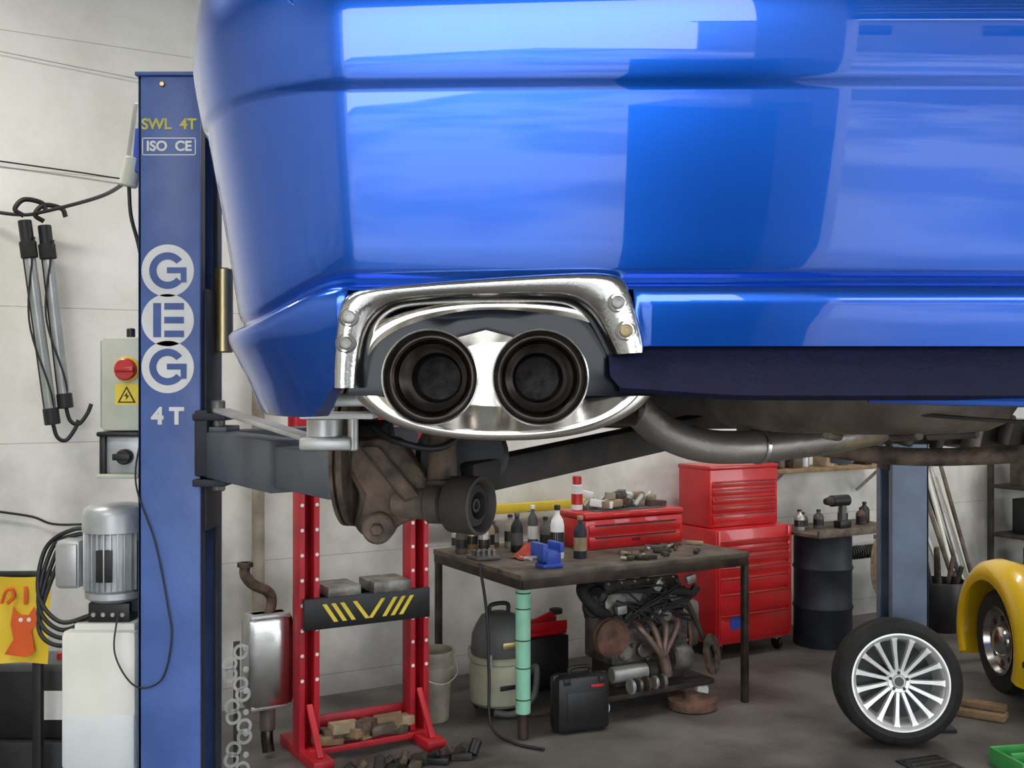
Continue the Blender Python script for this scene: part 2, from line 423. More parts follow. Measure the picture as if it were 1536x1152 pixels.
for i in range(8): cyl(car, 'underbody_bracket', (.62+.07*i, 2.3, 1.67-.010*(i % 3)), (.64+.07*i, 2.3, 1.735), .014+.006*(i % 2), [UNDER, RUST, UNDERB][i % 3], seg=10)
sweep(car, 'rear_lateral_link', [(.55, 2.2, 1.68), (.8, 2.15, 1.655), (1.1, 2.1, 1.67)], .018, RUST)
sweep(car, 'brake_pipe', [(.6, 1.6, 1.755), (.75, 1.58, 1.745), (.9, 1.6, 1.75), (1.05, 1.62, 1.74)], .003, UNDER)
lathe(car, 'rear_silencer', [(0, 0), (.07, 0), (.085, .012), (.085, .30), (.07, .312), (0, .312)], SOOT, Matrix.Translation((-.11, 1.68, 1.82)) @ Matrix.Rotation(rad(90), 4, 'Y'), 32)
sweep(car, 'exhaust_pipe', [(.12, 1.68, 1.82), (.18, 1.68, 1.775), (.235, 1.70, 1.728), (.30, 1.72, 1.703), (.38, 1.75, 1.698), (.50, 1.82, 1.704), (.62, 1.95, 1.710), (.74, 2.2, 1.712), (.78, 2.8, 1.715), (.70, 4.2, 1.73)], .027, PIPEM, seg=24)
lathe(car, 'pipe_clamp', [(.028, -.004), (.030, -.003), (.030, .003), (.028, .004)], BRUSH, Matrix.Translation((.40, 1.760, 1.699)) @ zto((.15, .09, 0)), 24)
K = .00081
def T(a, b, y): return Vector(((a-768)*K, y, 1.8+(576-b)*K))    # fascia template drawing, 0.81 mm units
outer = [(499, 582), (499, 550), (501, 515), (504, 480), (507, 458), (514, 444), (527, 436), (548, 431), (600, 426), (660, 421), (720, 417), (780, 413), (840, 410), (885, 408), (915, 410), (932, 415), (943, 428), (949, 445), (955, 470), (961, 495), (966, 518), (966, 529)]
inner = [(540, 582), (542, 550), (546, 515), (555, 490), (566, 476), (578, 467), (593, 460), (612, 456), (650, 452), (690, 450), (730, 449), (765, 449), (800, 449), (830, 450), (851, 453), (867, 459), (880, 469), (889, 480), (897, 493), (904, 507), (911, 521), (916, 532)]
rws = []
def yb(x):
    X = (x-768)*K
    return YR+.05+crown(X)+(.5*CBy*(1-math.sqrt(max(0, 1-((-.19-X)/CAx)**2))) if X < -.19 else 0)
for t, dy in [(0, .010), (0, -.006), (.05, -.012), (.14, -.0165), (.3, -.018), (.5, -.0165), (.68, -.013), (.82, -.008), (.93, .002), (1.0, .016), (1.0, .045)]:
    rr = []
    for (a, b), (c, d) in zip(outer, inner):
        x = a+(c-a)*t; y = b+(d-b)*t
        rr.append(T(x, y, yb(x)+dy))
    rws.append(rr)
fr = gridm(car, 'exhaust_fascia_frame', rws, BRUSH)
sd = fr.modifiers.new('sub', 'SUBSURF'); sd.levels = 1; sd.render_levels = 2
for (a, b) in [(524, 476), (519, 515), (925, 455), (937, 497)]:
    p = T(a, b, yb(a)-.0165)
    lathe(car, 'fascia_washer', [(.0130, -.005), (.0125, .0002), (.0105, .0010), (.0100, .0002), (.0, .0002)], ALUD, Matrix.Translation(p) @ FRONT, 24)
    lathe(car, 'fascia_screw', [(.0085, 0), (.0082, .0022), (.0070, .0032), (.0042, .0032), (.0040, .0012), (0, .0012)], BOLTM if a != 937 else BOLTB, Matrix.Translation(p) @ FRONT, 12)
# polished dished plate behind the frame: convex rolled rim, shallow pocket, with holes for the two tips
TIPX = (-.1000, .0345); TIPZ = 1.808
def punch(o, r):
    bm = bmesh.new(); bm.from_mesh(o.data)
    kill = [f for f in bm.faces if any(min(math.hypot(v.co.x-tx, v.co.z-TIPZ) for tx in TIPX) < r for v in f.verts)]
    bmesh.ops.delete(bm, geom=kill, context='FACES'); bm.to_mesh(o.data); bm.free()
DL = 1.368
NB = 288; bowl = []
prof = [(.98, .045), (1.0, .030), (1.002, .018), (.993, .007), (.975, .000), (.95, -.004), (.91, -.0055), (.86, -.0045), (.78, .000), (.68, .006), (.55, .012), (.35, .016), (.0, .017)]
fine = []
for (s0, y0), (s1, y1) in zip(prof, prof[1:]):
    nn = max(1, int(abs(s1-s0)/.011))
    for k in range(nn): fine.append((s0+(s1-s0)*k/nn, y0+(y1-y0)*k/nn))
fine.append(prof[-1])
for s_, y_ in fine:
    rr = []
    for i in range(NB):
        a = 2*math.pi*i/NB; ca, sa = math.cos(a), math.sin(a); e = 2/2.3
        x = .200*s_*math.copysign(abs(ca)**e, ca); z = (.096 if sa < 0 else .085)*s_*math.copysign(abs(sa)**e, sa)
        rr.append(Vector((-.012+x, DL+y_, 1.8235+z)))
    bowl.append(rr)
dish = gridm(car, 'exhaust_dish', bowl, STEEL, closed=True); punch(dish, .0500)
# gloss black sheet in front of the plate, standing in for its dark reflection, with a steel vee left open between the tips
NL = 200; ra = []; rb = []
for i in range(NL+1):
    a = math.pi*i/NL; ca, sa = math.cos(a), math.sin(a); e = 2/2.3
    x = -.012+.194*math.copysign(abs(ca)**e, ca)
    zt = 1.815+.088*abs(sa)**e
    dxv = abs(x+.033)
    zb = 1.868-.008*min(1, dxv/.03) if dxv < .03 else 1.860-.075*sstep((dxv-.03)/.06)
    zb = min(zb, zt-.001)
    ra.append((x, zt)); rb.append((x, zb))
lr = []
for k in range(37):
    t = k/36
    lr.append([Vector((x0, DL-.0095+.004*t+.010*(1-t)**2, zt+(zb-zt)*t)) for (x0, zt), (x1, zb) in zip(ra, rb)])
ln = gridm(car, 'plate_dark_reflection', lr, DARKREF); punch(ln, .0505)
for X in TIPX:
    M = Matrix.Translation((X, DL+.070, TIPZ)) @ FRONT
    lathe(car, 'tailpipe_tip', [(.0550, 0), (.0560, .08), (.0572, .110), (.0588, .1195), (.0594, .1225), (.0590, .1245), (.0575, .1250), (.0558, .123), (.0545, .117)], TIPM, M, 72)
    lathe(car, 'tip_inner', [(.0545, .117), (.053, .10), (.052, .092), (.050, .092), (.050, .088), (.0475, .086), (.047, .074)], SOOT, M, 64)
    lathe(car, 'tip_inner_ring', [(.047, .074), (.048, .078), (.045, .080), (.043, .074), (.042, .05), (.041, .03), (.040, .0), (.039, -.03), (.030, -.034), (.029, -.05)], SOOT, M, 48)
    for kk in range(7):
        lathe(car, 'baffle_ring', [(.0430-.0004*kk, -.012*kk+.068), (.0385-.0008*kk, -.012*kk+.070), (.0430-.0004*kk, -.012*kk+.072)], SOOT, M, 40)
    lathe(car, 'tip_mesh', [(.030, -.048), (0, -.048)], MESHG, M, 32)
# rear suspension, left side
prism(car, 'trailing_arm', [(-.293, 1.70), (-.20, 1.705), (-.165, 1.65), (-.13, 1.605), (-.15, 1.565), (-.20, 1.548), (-.228, 1.522), (-.262, 1.522), (-.285, 1.545), (-.272, 1.60), (-.30, 1.65)], .06, RUST, Matrix.Translation((0, 1.93, 0)), .012)
prism(car, 'arm_web', [(-.27, 1.69), (-.235, 1.69), (-.16, 1.60), (-.19, 1.59)], .02, RUST, Matrix.Translation((0, 1.905, 0)), .006)
cyl(car, 'arm_boss', (-.237, 1.90, 1.545), (-.237, 1.99, 1.545), .028, RUST)
cyl(car, 'arm_bolt', (-.237, 1.885, 1.545), (-.237, 1.90, 1.545), .012, RUST, seg=6)
cyl(car, 'arm_tube', (-.21, 1.95, 1.585), (-.09, 1.90, 1.588), .028, UNDERB)
cyl(car, 'arm_collar', (-.15, 1.925, 1.587), (-.12, 1.915, 1.588), .036, UNDERB)
cyl(car, 'arm_collar_b', (-.108, 1.91, 1.588), (-.098, 1.905, 1.588), .045, UNDER)
Mb = Matrix.Translation((-.105, 1.91, 1.588)) @ zto((.06, -.035, 0))
lathe(car, 'bush_sleeve', [(.0, 0), (.046, 0), (.050, .004), (.051, .03), (.051, .06), (.046, .062), (.043, .058), (.04, .03)], UNDER, Mb, 40)
lathe(car, 'bush_rubber', [(.04, .03), (.036, .05), (.024, .054), (.022, .03), (.0, .03)], RUBBER, Mb, 32)
lathe(car, 'bush_pin', [(.012, .03), (.012, .050), (.007, .050), (.006, .04), (0, .04)], UNDER, Mb, 20)
cyl(car, 'damper', (-.125, 1.93, 1.60), (-.125, 1.95, 1.74), .0265, RUST)
cyl(car, 'damper_cap', (-.125, 1.93, 1.615), (-.125, 1.932, 1.628), .030, RUST)
lathe(car, 'brake_disc', [(0, 0), (.06, 0), (.062, -.03), (.07, -.032), (.135, -.032), (.136, -.03), (.136, -.022), (.125, -.022), (.125, -.016), (.136, -.016), (.136, -.010), (.07, -.010)], RUST, Matrix.Translation((-.31, 2.00, 1.675)) @ zto((-1, .12, .03)), 56)
cyl(car, 'hub_carrier', (-.31, 2.0, 1.675), (-.22, 2.0, 1.68), .055, UNDER)
lathe(car, 'spring_drum', [(0, 0), (.085, 0), (.09, .008), (.09, .05), (.08, .06), (0, .06)], BLACK, Matrix.Translation((-.10, 2.12, 1.655)) @ zto((.1, -1, .1)), 32)
beam(car, 'axle_beam', (-.09, 2.05, 1.62), (.42, 2.45, 1.70), .06, .062, UNDER, .01)
lathe(car, 'coil_spring_seat', [(0, 0), (.07, .0), (.075, .012), (.06, .03), (.06, .07), (0, .07)], UNDER, Matrix.Translation((-.1, 2.25, 1.70)), 28)
sweep(car, 'brake_hose', [(-.25, 1.95, 1.72), (-.2, 1.88, 1.70), (-.12, 1.9, 1.69), (-.06, 2.0, 1.75)], .006, CABLE)
# bright plated bracket that shows between bumper corner and swing arm
box(car, 'tow_bracket_plate', (-.285, 1.80, 1.748), (.12, .10, .010), WHITEP, .003)
box(car, 'tow_bracket_block', (-.305, 1.80, 1.702), (.085, .08, .022), GALV, .005)
cyl(car, 'tow_bracket_boss', (-.31, 1.79, 1.71), (-.31, 1.79, 1.745), .030, GALV)
cyl(car, 'tow_bracket_bolt', (-.262, 1.78, 1.69), (-.262, 1.78, 1.745), .009, GALV)
box(car, 'arch_bracket', (-.25, 1.70, 1.775), (.09, .05, .02), GALV, .004)

# ------------------------------------------------------------------ lift posts
def arcpoly(par, name, cx, cz, r0, r1, a0, a1, y, m, n=28):
    V = []; F = []
    for i in range(n+1):
        a = rad(a0+(a1-a0)*i/n)
        V += [(cx+r0*math.cos(a), y, cz+r0*math.sin(a)), (cx+r1*math.cos(a), y, cz+r1*math.sin(a))]
    for i in range(n): F.append((2*i, 2*i+1, 2*i+3, 2*i+2))
    return addmesh(par, name, V, F, m)
def quad(par, name, x0, x1, z0, z1, y, m):
    return addmesh(par, name, [(x0, y, z0), (x1, y, z0), (x1, y, z1), (x0, y, z1)], [(0, 1, 2, 3)], m)
def lift_post(loc, mirror, main, arms, label):
    g = grp('vehicle_lift_post', loc)
    s = -1 if mirror else 1
    hh = 2.74
    box(g, 'front_flange', (0, -.119, hh/2), (.19, .012, hh), main, .003)
    box(g, 'back_flange', (0, .119, hh/2), (.19, .012, hh), main, .003)
    box(g, 'web', (-s*.089, 0, hh/2), (.012, .25, hh), main, .003)
    box(g, 'lip_front', (s*.088, -.095, hh/2), (.014, .05, hh), DARKB if label else main, .003)
    box(g, 'lip_back', (s*.088, .095, hh/2), (.014, .05, hh), DARKB if label else main, .003)
    box(g, 'cap_plate', (0, 0, hh+.006), (.205, .27, .012), main, .003)
    box(g, 'base_plate', (0, 0, .01), (.42, .42, .02), DARKB, .003)
    for i, (bx, by) in enumerate([(-.17, -.17), (.17, -.17), (-.17, .17), (.17, .17)]):
        cyl(g, 'anchor_bolt_%d' % i, (bx, by, .02), (bx, by, .05), .012, GALV, seg=6)
    box(g, 'carriage', (s*.05, 0, 1.72), (.11, .17, .75), DARKB, .005)
    cyl(g, 'ram', (s*.03, 0, .1), (s*.03, 0, 2.5), .025, BRASS)
    if label: cyl(g, 'ram_sleeve', (s*.125, .03, 1.90), (s*.125, .03, 2.17), .030, BRASS)
    box(g, 'arm_lug_top', (s*.13, -.06, 1.70), (.10, .20, .022), DARKB, .004)
    box(g, 'arm_lug_mid', (s*.13, -.06, 1.66), (.10, .16, .02), ARMG, .004)
    box(g, 'arm_lug_bottom', (s*.13, -.06, 1.50), (.10, .20, .022), DARKB, .004)
    cyl(g, 'arm_pin', (s*.14, -.09, 1.47), (s*.14, -.09, 1.75), .022, ALUD)
    box(g, 'arm_lock', (s*.105, -.13, 1.62), (.04, .05, .20), DARKB, .006)
    for i, (p, pz) in enumerate(arms):
        a = Vector((s*.14, -.09, 1.585)); b = Vector(p)
        mid = a.lerp(b, .62)
        beam(g, 'swing_arm_%d' % i, a, mid, .10, .14, ARMG, .006)
        beam(g, 'arm_extension_%d' % i, a.lerp(b, .5), b, .075, .11, ARMG, .005)
        cyl(g, 'pad_screw_%d' % i, (b.x, b.y, b.z-.03), (b.x, b.y, pz-.02), .028, GALV)
        lathe(g, 'pad_%d' % i, [(0, 0), (.05, 0), (.06, .008), (.06, .026), (.05, .03), (0, .03)], RUBBER, Matrix.Translation((b.x, b.y, pz-.03)), 28)
    return g
PL = Vector((-1.047, 3.425, 0))
pg = lift_post(PL, False, POSTB, [((.642, -.845, 1.58), 1.775), ((.642, .9, 1.58), 1.775)], True)
beam(pg, 'arm_top_highlight', (.22, -.35, 1.725), (.55, -.78, 1.668), .05, .012, GALV, .002)  # pale strip standing for light reflected off the arm's top
fy = -.1262
for i, cz in enumerate([2.146, 1.995, 1.852]):
    lathe(pg, 'badge_disc_%d' % i, [(0, .0006), (.080, .0006), (.080, 0)], WHITEP, Matrix.Translation((-.004, fy+.001, cz)) @ FRONT, 48)
    yy = fy-.0012
    if i != 1:
        arcpoly(pg, 'badge_g_%d' % i, -.004, cz, .034, .056, 38, 322, yy, POSTB)
        quad(pg, 'badge_g_bar_%d' % i, -.006, .054, cz-.008, cz+.010, yy, POSTB)
        quad(pg, 'badge_g_leg_%d' % i, .036, .054, cz-.036, cz-.008, yy, POSTB)
    else:
        quad(pg, 'badge_e_stem', -.048, -.024, cz-.052, cz+.052, yy, POSTB)
        for j, dz in enumerate((-.052, -.010, .032)):
            quad(pg, 'badge_e_bar_%d' % j, -.014, .046, cz+dz, cz+dz+.020, yy, POSTB)
text(pg, 'load_text', '4 T', (-.004, fy, 1.700), .070, WHITEP, bold=.003)
text(pg, 'swl_text', 'SWL  4T', (0, fy, 2.592), .046, YELT, bold=.0012)
text(pg, 'iso_text', 'ISO  CE', (0, fy, 2.525), .042, WHITEP, bold=.0014)
for nm, q in (('t', (-.082, .082, 2.549, 2.552)), ('b', (-.082, .082, 2.498, 2.501)), ('l', (-.082, -.079, 2.498, 2.552)), ('r', (.079, .082, 2.498, 2.552))):
    quad(pg, 'iso_border_'+nm, *q, fy, WHITEP)
cyl(pg, 'cap_bolt', (-.02, fy+.002, 2.715), (-.02, fy-.006, 2.715), .009, BRASS, seg=6)
# power unit on the post's left side
cyl(pg, 'motor_body', (-.205, -.02, 1.155), (-.205, -.02, 1.345), .078, ALUM, seg=32)
for i in range(28):
    a = 2*math.pi*i/28
    box(pg, 'motor_fin', (-.205+.082*math.cos(a), -.02+.082*math.sin(a), 1.25), (.022, .004, .18), ALUM, .001, Matrix.Rotation(a, 4, 'Z'))
lathe(pg, 'motor_cowl', [(.088, 0), (.096, .004), (.096, .055), (.090, .075), (.07, .088), (.0, .092)], ALUM, Matrix.Translation((-.205, -.02, 1.335)), 36)
lathe(pg, 'motor_flange', [(.0, 0), (.07, 0), (.088, .012), (.088, .03), (.07, .036), (0, .036)], ALUM, Matrix.Translation((-.205, -.02, 1.122)), 32)
box(pg, 'motor_terminal_box', (-.33, -.03, 1.24), (.075, .10, .15), ALUM, .012)
box(pg, 'motor_terminal_cover', (-.33, -.085, 1.24), (.065, .012, .13), GALV, .005)
box(pg, 'motor_plate', (-.205, -.108, 1.24), (.05, .006, .10), BLACK, .002)
box(pg, 'motor_mount', (-.12, -.0, 1.20), (.05, .10, .22), DARKB)
box(pg, 'pump_block', (-.205, -.02, 1.088), (.13, .10, .065), BLACK, .006)
for i in range(4): cyl(pg, 'pump_bolt_%d' % i, (-.25+.03*i, -.07, 1.085), (-.25+.03*i, -.08, 1.085), .008, GALV, seg=6)
box(pg, 'oil_tank', (-.228, .0, .82), (.235, .20, .44), TANK, .022)
box(pg, 'oil_tank_neck', (-.215, .0, 1.045), (.19, .16, .03), TANK, .012)
cyl(pg, 'tank_cap', (-.30, -.05, 1.035), (-.30, -.05, 1.065), .018, BLACK)
box(pg, 'oil_level', (-.228, -.0025, .70), (.232, .20, .19), mat('tank_oil', (.66, .70, .70), .4, 0, .05, 5), .02)
box(pg, 'tank_bracket', (-.12, .06, .95), (.04, .05, .12), DARKB)
box(pg, 'control_box', (-.158, -.03, 1.80), (.125, .12, .29), CREAM, .008)
box(pg, 'control_box_side', (-.222, -.03, 1.80), (.012, .10, .27), GALV, .003)
cyl(pg, 'stop_ring', (-.14, -.088, 1.845), (-.14, -.098, 1.845), .040, YELS)
cyl(pg, 'stop_button', (-.14, -.09, 1.845), (-.14, -.115, 1.845), .034, RED)
box(pg, 'stop_grip', (-.14, -.118, 1.845), (.058, .014, .016), RED, .004)
quad(pg, 'warning_label', -.178, -.105, 1.735, 1.800, -.0905, YELS)
addmesh(pg, 'warning_triangle', [(-.170, -.0912, 1.742), (-.113, -.0912, 1.742), (-.1415, -.0912, 1.794)], [(0, 1, 2)], BLACK)
addmesh(pg, 'warning_triangle_fill', [(-.162, -.0918, 1.746), (-.121, -.0918, 1.746), (-.1415, -.0918, 1.785)], [(0, 1, 2)], YELS)
addmesh(pg, 'warning_bolt', [(-.139, -.0924, 1.776), (-.150, -.0924, 1.762), (-.142, -.0924, 1.762), (-.145, -.0924, 1.749), (-.133, -.0924, 1.765), (-.140, -.0924, 1.765)], [(0, 1, 2, 3, 4, 5)], BLACK)
cyl(pg, 'box_top_button', (-.15, -.03, 1.945), (-.15, -.03, 1.975), .013, BLACK)
box(pg, 'valve_block', (-.165, -.02, 1.58), (.12, .10, .12), ALUM, .01)
box(pg, 'valve_frame', (-.22, -.03, 1.58), (.02, .11, .13), BLACK, .006)
box(pg, 'valve_frame_b', (-.17, -.04, 1.645), (.13, .11, .014), BLACK, .005)
box(pg, 'valve_frame_c', (-.17, -.04, 1.515), (.13, .11, .014), CREAM, .005)
cyl(pg, 'valve_knob', (-.15, -.07, 1.575), (-.15, -.10, 1.575), .024, BLACK)
box(pg, 'valve_lever', (-.155, -.10, 1.575), (.055, .012, .02), BLACK, .004)
cyl(pg, 'mains_plug_blue', (-.118, -.02, 2.46), (-.108, -.02, 2.60), .034, BLUEP)
cyl(pg, 'mains_plug_body', (-.145, -.02, 2.50), (-.12, -.02, 2.68), .024, GALV)
cyl(pg, 'mains_plug_tail', (-.16, -.03, 2.42), (-.14, -.03, 2.51), .028, CREAM)
sweep(pg, 'mains_cable', [(-.16, -.02, 2.43), (-.15, -.03, 2.33), (-.13, -.02, 2.24), (-.11, -.01, 2.12), (-.10, .02, 2.05)], .006, CABLE)
sweep(pg, 'sensor_wire', [(-.10, -.07, 1.66), (-.10, -.13, 1.50), (-.04, -.134, 1.32), (.0, -.134, 1.12), (.01, -.134, 1.02), (-.02, -.134, .90), (-.10, -.134, .88), (-.16, -.14, .98), (-.165, -.10, 1.1)], .0028, CABLE)
for i in range(4):
    sweep(pg, 'hydraulic_hose_%d' % i, [(-.26, -.05, 1.08-.012*i), (-.36, -.06, 1.06-.025*i), (-.44, -.03, 1.14-.03*i), (-.43+.02*i, 0, 1.28), (-.34, 0, 1.34-.02*i), (-.26, .02, 1.33)], .007, CABLE)
lift_post(Vector((2.085, 5.78, 0)), True, POSTG, [((-.95, -2.05, 1.58), 1.775), ((-.95, -.8, 1.58), 1.775), ((.05, -2.2, 1.59), 1.70)], False)

# ------------------------------------------------------------------ wall cables + inspection lamps
def wallp(u, z, off=.03): return R(u, W1-off, z)
g = grp('wall_cable')
sweep(g, 'cable_upper', [wallp(-.6, 2.99), wallp(.1, 2.93), wallp(.8, 2.89), wallp(1.25, 2.87), wallp(2.3, 2.88)], .004, CABLE)
sweep(g, 'cable_lamp_line', [R(.35, 5.9, 2.66), R(.55, 5.80, 2.63), R(.66, 5.70, 2.64), R(.85, 5.2, 2.66), Vector((-1.36, 3.9, 2.56)), Vector((-1.21, 3.42, 2.47))], .009, CABLE)
sweep(g, 'cable_low', [wallp(.2, 1.22), wallp(.6, 1.14), wallp(.8, 1.08), wallp(1.4, 1.1)], .006, CABLE)
sweep(g, 'cable_top', [wallp(.1, 3.48), wallp(.8, 3.43), wallp(1.6, 3.38)], .002, GALV)
g = grp('wall_conduit')
cyl(g, 'pipe', wallp(1.78, 0.02, .05), wallp(1.78, 4.1, .05), .035, BUCK)
for z in (.5, 1.5, 2.5, 3.5): cyl(g, 'clip', wallp(1.78, z, .05), wallp(1.78, z+.03, .05), .042, GALV)
for (du, top, bot) in [(.575, 2.62, 1.60), (.665, 2.60, 1.68)]:
    g = grp('inspection_lamp', R(du, 5.76, 0), A)
    dx = .13 if du < .6 else .10
    a = Vector((0, 0, top)); b = Vector((dx, 0, bot))
    def L(t): return a.lerp(b, t)
    cyl(g, 'handle', L(.02), L(.19), .032, BLACK)
    cyl(g, 'collar', L(.12), L(.20), .040, RUBBER)
    cyl(g, 'tube', L(.2), L(.93), .028, CLEAR)
    cyl(g, 'back_strip', L(.2)+Vector((-.024, 0, 0)), L(.93)+Vector((-.024, 0, 0)), .009, BLACK)
    cyl(g, 'end_cap', L(.92), L(1.0), .038, BLACK)
    sweep(g, 'hook', [L(0), L(0)+Vector((-.04, 0, .03)), L(0)+Vector((0, 0, .08)), L(0)+Vector((.08, 0, .07)), L(0)+Vector((.10, 0, .03))], .012, BLACK)
    sweep(g, 'cord', [L(.98), L(1.0)+Vector((.02, 0, -.06)), L(1.0)+Vector((.06, 0, -.08)), L(1.0)+Vector((.10, 0, -.03)), L(1)+Vector((.12, 0, .02))], .010, CABLE)
    sweep(g, 'flex', [L(.1)+Vector((.03, -.03, 0)), L(.5)+Vector((-.045, -.03, 0)), L(.85)+Vector((.01, -.03, 0)), L(1.0)], .005, CABLE)

# ------------------------------------------------------------------ bottom-left items
g = grp('yellow_cloth_banner', (-1.72, 3.62, 1.01), 0)
rr = []
for j in range(9):
    rr.append([Vector((-.17+.34*i/12, .012*math.sin(i*.9+j*.4)+.006*math.sin(j*1.3), -.145+.29*j/8)) for i in range(13)])
gridm(g, 'cloth', rr, YELC)
prism(g, 'printed_figure', [(.03, -.10), (.10, -.11), (.13, -.09), (.12, -.02), (.14, .0), (.13, .06), (.11, .03), (.08, .03), (.06, .06), (.05, .0), (.06, -.05)], .002, ORANGE, Matrix.Translation((0, -.022, -.01)), 0)
for x in (.085, .112): cyl(g, 'figure_eye', (x, -.021, .005), (x, -.024, .005), .007, WHITEP, bev=.0005)
sweep(g, 'print_arc', [(.02, -.020, .06), (.035, -.020, .10), (.055, -.020, .105), (.06, -.020, .08), (.04, -.020, .06)], .006, ORANGE, seg=6)
box(g, 'print_bar', (.10, -.020, .085), (.012, .004, .06), ORANGE, .001)
box(g, 'rail', (0, .02, .15), (.36, .02, .02), BLACK)
box(g, 'stand_leg', (-.1, .03, -.43), (.03, .03, 1.14), BLACK)
box(g, 'stand_leg_b', (.12, .03, -.43), (.03, .03, 1.14), BLACK)
g = grp('car_battery', (-1.70, 3.86, .0))
box(g, 'stand', (0, 0, .28), (.40, .24, .56), BLACK, .01)
box(g, 'case', (0, 0, .68), (.34, .18, .24), BLACK, .01)
box(g, 'lid', (0, 0, .81), (.35, .19, .03), VACD, .006)
cyl(g, 'terminal_a', (-.1, -.03, .82), (-.1, -.03, .85), .012, GALV)
cyl(g, 'terminal_b', (.1, -.03, .82), (.1, -.03, .85), .012, RED)
box(g, 'label', (.10, -.0925, .68), (.07, .003, .10), WHITEP, .0)

# ------------------------------------------------------------------ workshop press (red)
g = grp('workshop_press', R(2.04, 5.02, 0), A)
for s in (-1, 1):
    for k in (-1, 1):
        box(g, 'upright', (s*.29+k*.037, 0, .84), (.028, .10, 1.62), REDF, .003)
        for j in range(11):
            cyl(g, 'pin_hole', (s*.29+k*.037, -.0515, .38+j*.12), (s*.29+k*.037, -.050, .38+j*.12), .009, WHITEP, seg=12, bev=.0003)
    box(g, 'upright_back', (s*.29, .045, .84), (.05, .008, 1.62), REDF, .002)
    box(g, 'foot', (s*.29, 0, .025), (.10, .5, .05), REDF, .004)
    beam(g, 'foot_brace', (s*.29, -.2, .05), (s*.29, -.04, .26), .03, .02, REDF)
for k in (-1, 1):
    box(g, 'bed_beam', (0, k*.075, .70), (.66, .025, .15), BLACK, .004)
    box(g, 'top_beam', (0, k*.06, 1.56), (.72, .02, .17), REDF, .004)
box(g, 'tie_bar', (0, .06, .13), (.6, .02, .08), REDF, .003)
box(g, 'tie_bar_front', (0, -.06, .04), (.6, .05, .03), REDF, .003)
yy = -.0885
for i, x in enumerate((-.20, -.155, -.11, .11, .155, .20)):
    sgn = 1 if i < 3 else -1
    addmesh(g, 'hazard_stripe', [(x-.03*sgn-.011, yy, .745), (x-.03*sgn+.011, yy, .745), (x+.03*sgn+.011, yy, .655), (x+.03*sgn-.011, yy, .655)], [(0, 1, 2, 3)], YELS)
for sx in (-1, 1):
    addmesh(g, 'hazard_v', [(sx*.075-.011, yy, .745), (sx*.075+.011, yy, .745), (sx*.008+.011, yy, .655), (sx*.008-.011, yy, .655)], [(0, 1, 2, 3)], YELS)
box(g, 'v_block_a', (-.13, 0, .80), (.17, .20, .05), ALUD, .006)
box(g, 'v_block_b', (.12, 0, .80), (.20, .20, .055), ALUD, .006)
cyl(g, 'ram_body', (0, 0, 1.18), (0, 0, 1.50), .05, REDF)
cyl(g, 'ram_rod', (0, 0, 1.08), (0, 0, 1.2), .025, GALV)
random.seed(11)
for i in range(11):
    box(g, 'wood_block_%d' % i, (-.20+.038*i, random.uniform(-.09, .0), .085+.026*(i % 3)), (.14, .08, .045), [WOOD, RUST, CARD, UNDERB][i % 4], .004, Matrix.Rotation(random.uniform(-.9, .9), 4, 'Z') @ Matrix.Rotation(random.uniform(-.15, .15), 4, 'Y'))
g = grp('scrap_parts', R(2.14, 4.64, 0), A)
for i in range(10):
    cyl(g, 'part_%d' % i, (-.34+.07*i, random.uniform(-.07, .04), .02), (-.3+.07*i, random.uniform(-.05, .04), .05+.03*random.random()), .018+.01*random.random(), [BLACK, RUST, UNDER][i % 3])
    box(g, 'bracket_%d' % i, (-.3+.06*i, .03*(-1)**i, .018), (.1, .05, .03), [UNDER, BLACK, UNDERB][i % 3], .004, Matrix.Rotation(random.uniform(-1, 1), 4, 'Z'))

# ------------------------------------------------------------------ silencer leaning, gasket strip
g = grp('exhaust_silencer', R(1.60, 5.15, 0), A)
box(g, 'body', (0, 0, .46), (.24, .14, .46), BRUSH, .05)
box(g, 'seam_band', (0, 0, .675), (.20, .12, .03), GALV, .012); box(g, 'seam_band_b', (0, 0, .245), (.20, .12, .03), GALV, .012)
sweep(g, 'inlet_pipe', [(0, 0, .66), (.02, 0, .74), (.0, 0, .79), (-.07, 0, .83), (-.11, 0, .88), (-.11, 0, .93)], .026, RUST, seg=14)
lathe(g, 'inlet_flange', [(.02, -.01), (.038, -.01), (.038, .01), (.02, .01)], RUST, Matrix.Translation((-.11, 0, .93)), 24)
sweep(g, 'outlet_pipe', [(0, 0, .26), (.0, 0, .2), (-.01, -.02, .1), (-.01, -.05, .024)], .030, SOOT, seg=14)
cyl(g, 'outlet_sleeve', (-.005, -.01, .12), (0, 0, .24), .038, UNDERB)
g = grp('manifold_gasket', R(1.385, 4.92, 0), A)
for i in range(6):
    z = .055+.098*i
    for sx in (-.024, .026):
        lathe(g, 'ring', [(.022, -.003), (.022, .003), (.036, .003), (.036, -.003), (.022, -.003)], GALV, Matrix.Translation((sx*(1 if i % 2 else -1)+.01*math.sin(i), 0, z+sx)) @ FRONT, 20)
    cyl(g, 'bolt_eye', (.040, 0, z+.04), (.040, -.006, z+.04), .014, GALV)
box(g, 'spine', (.0, .006, .32), (.03, .004, .60), UNDER, .001)

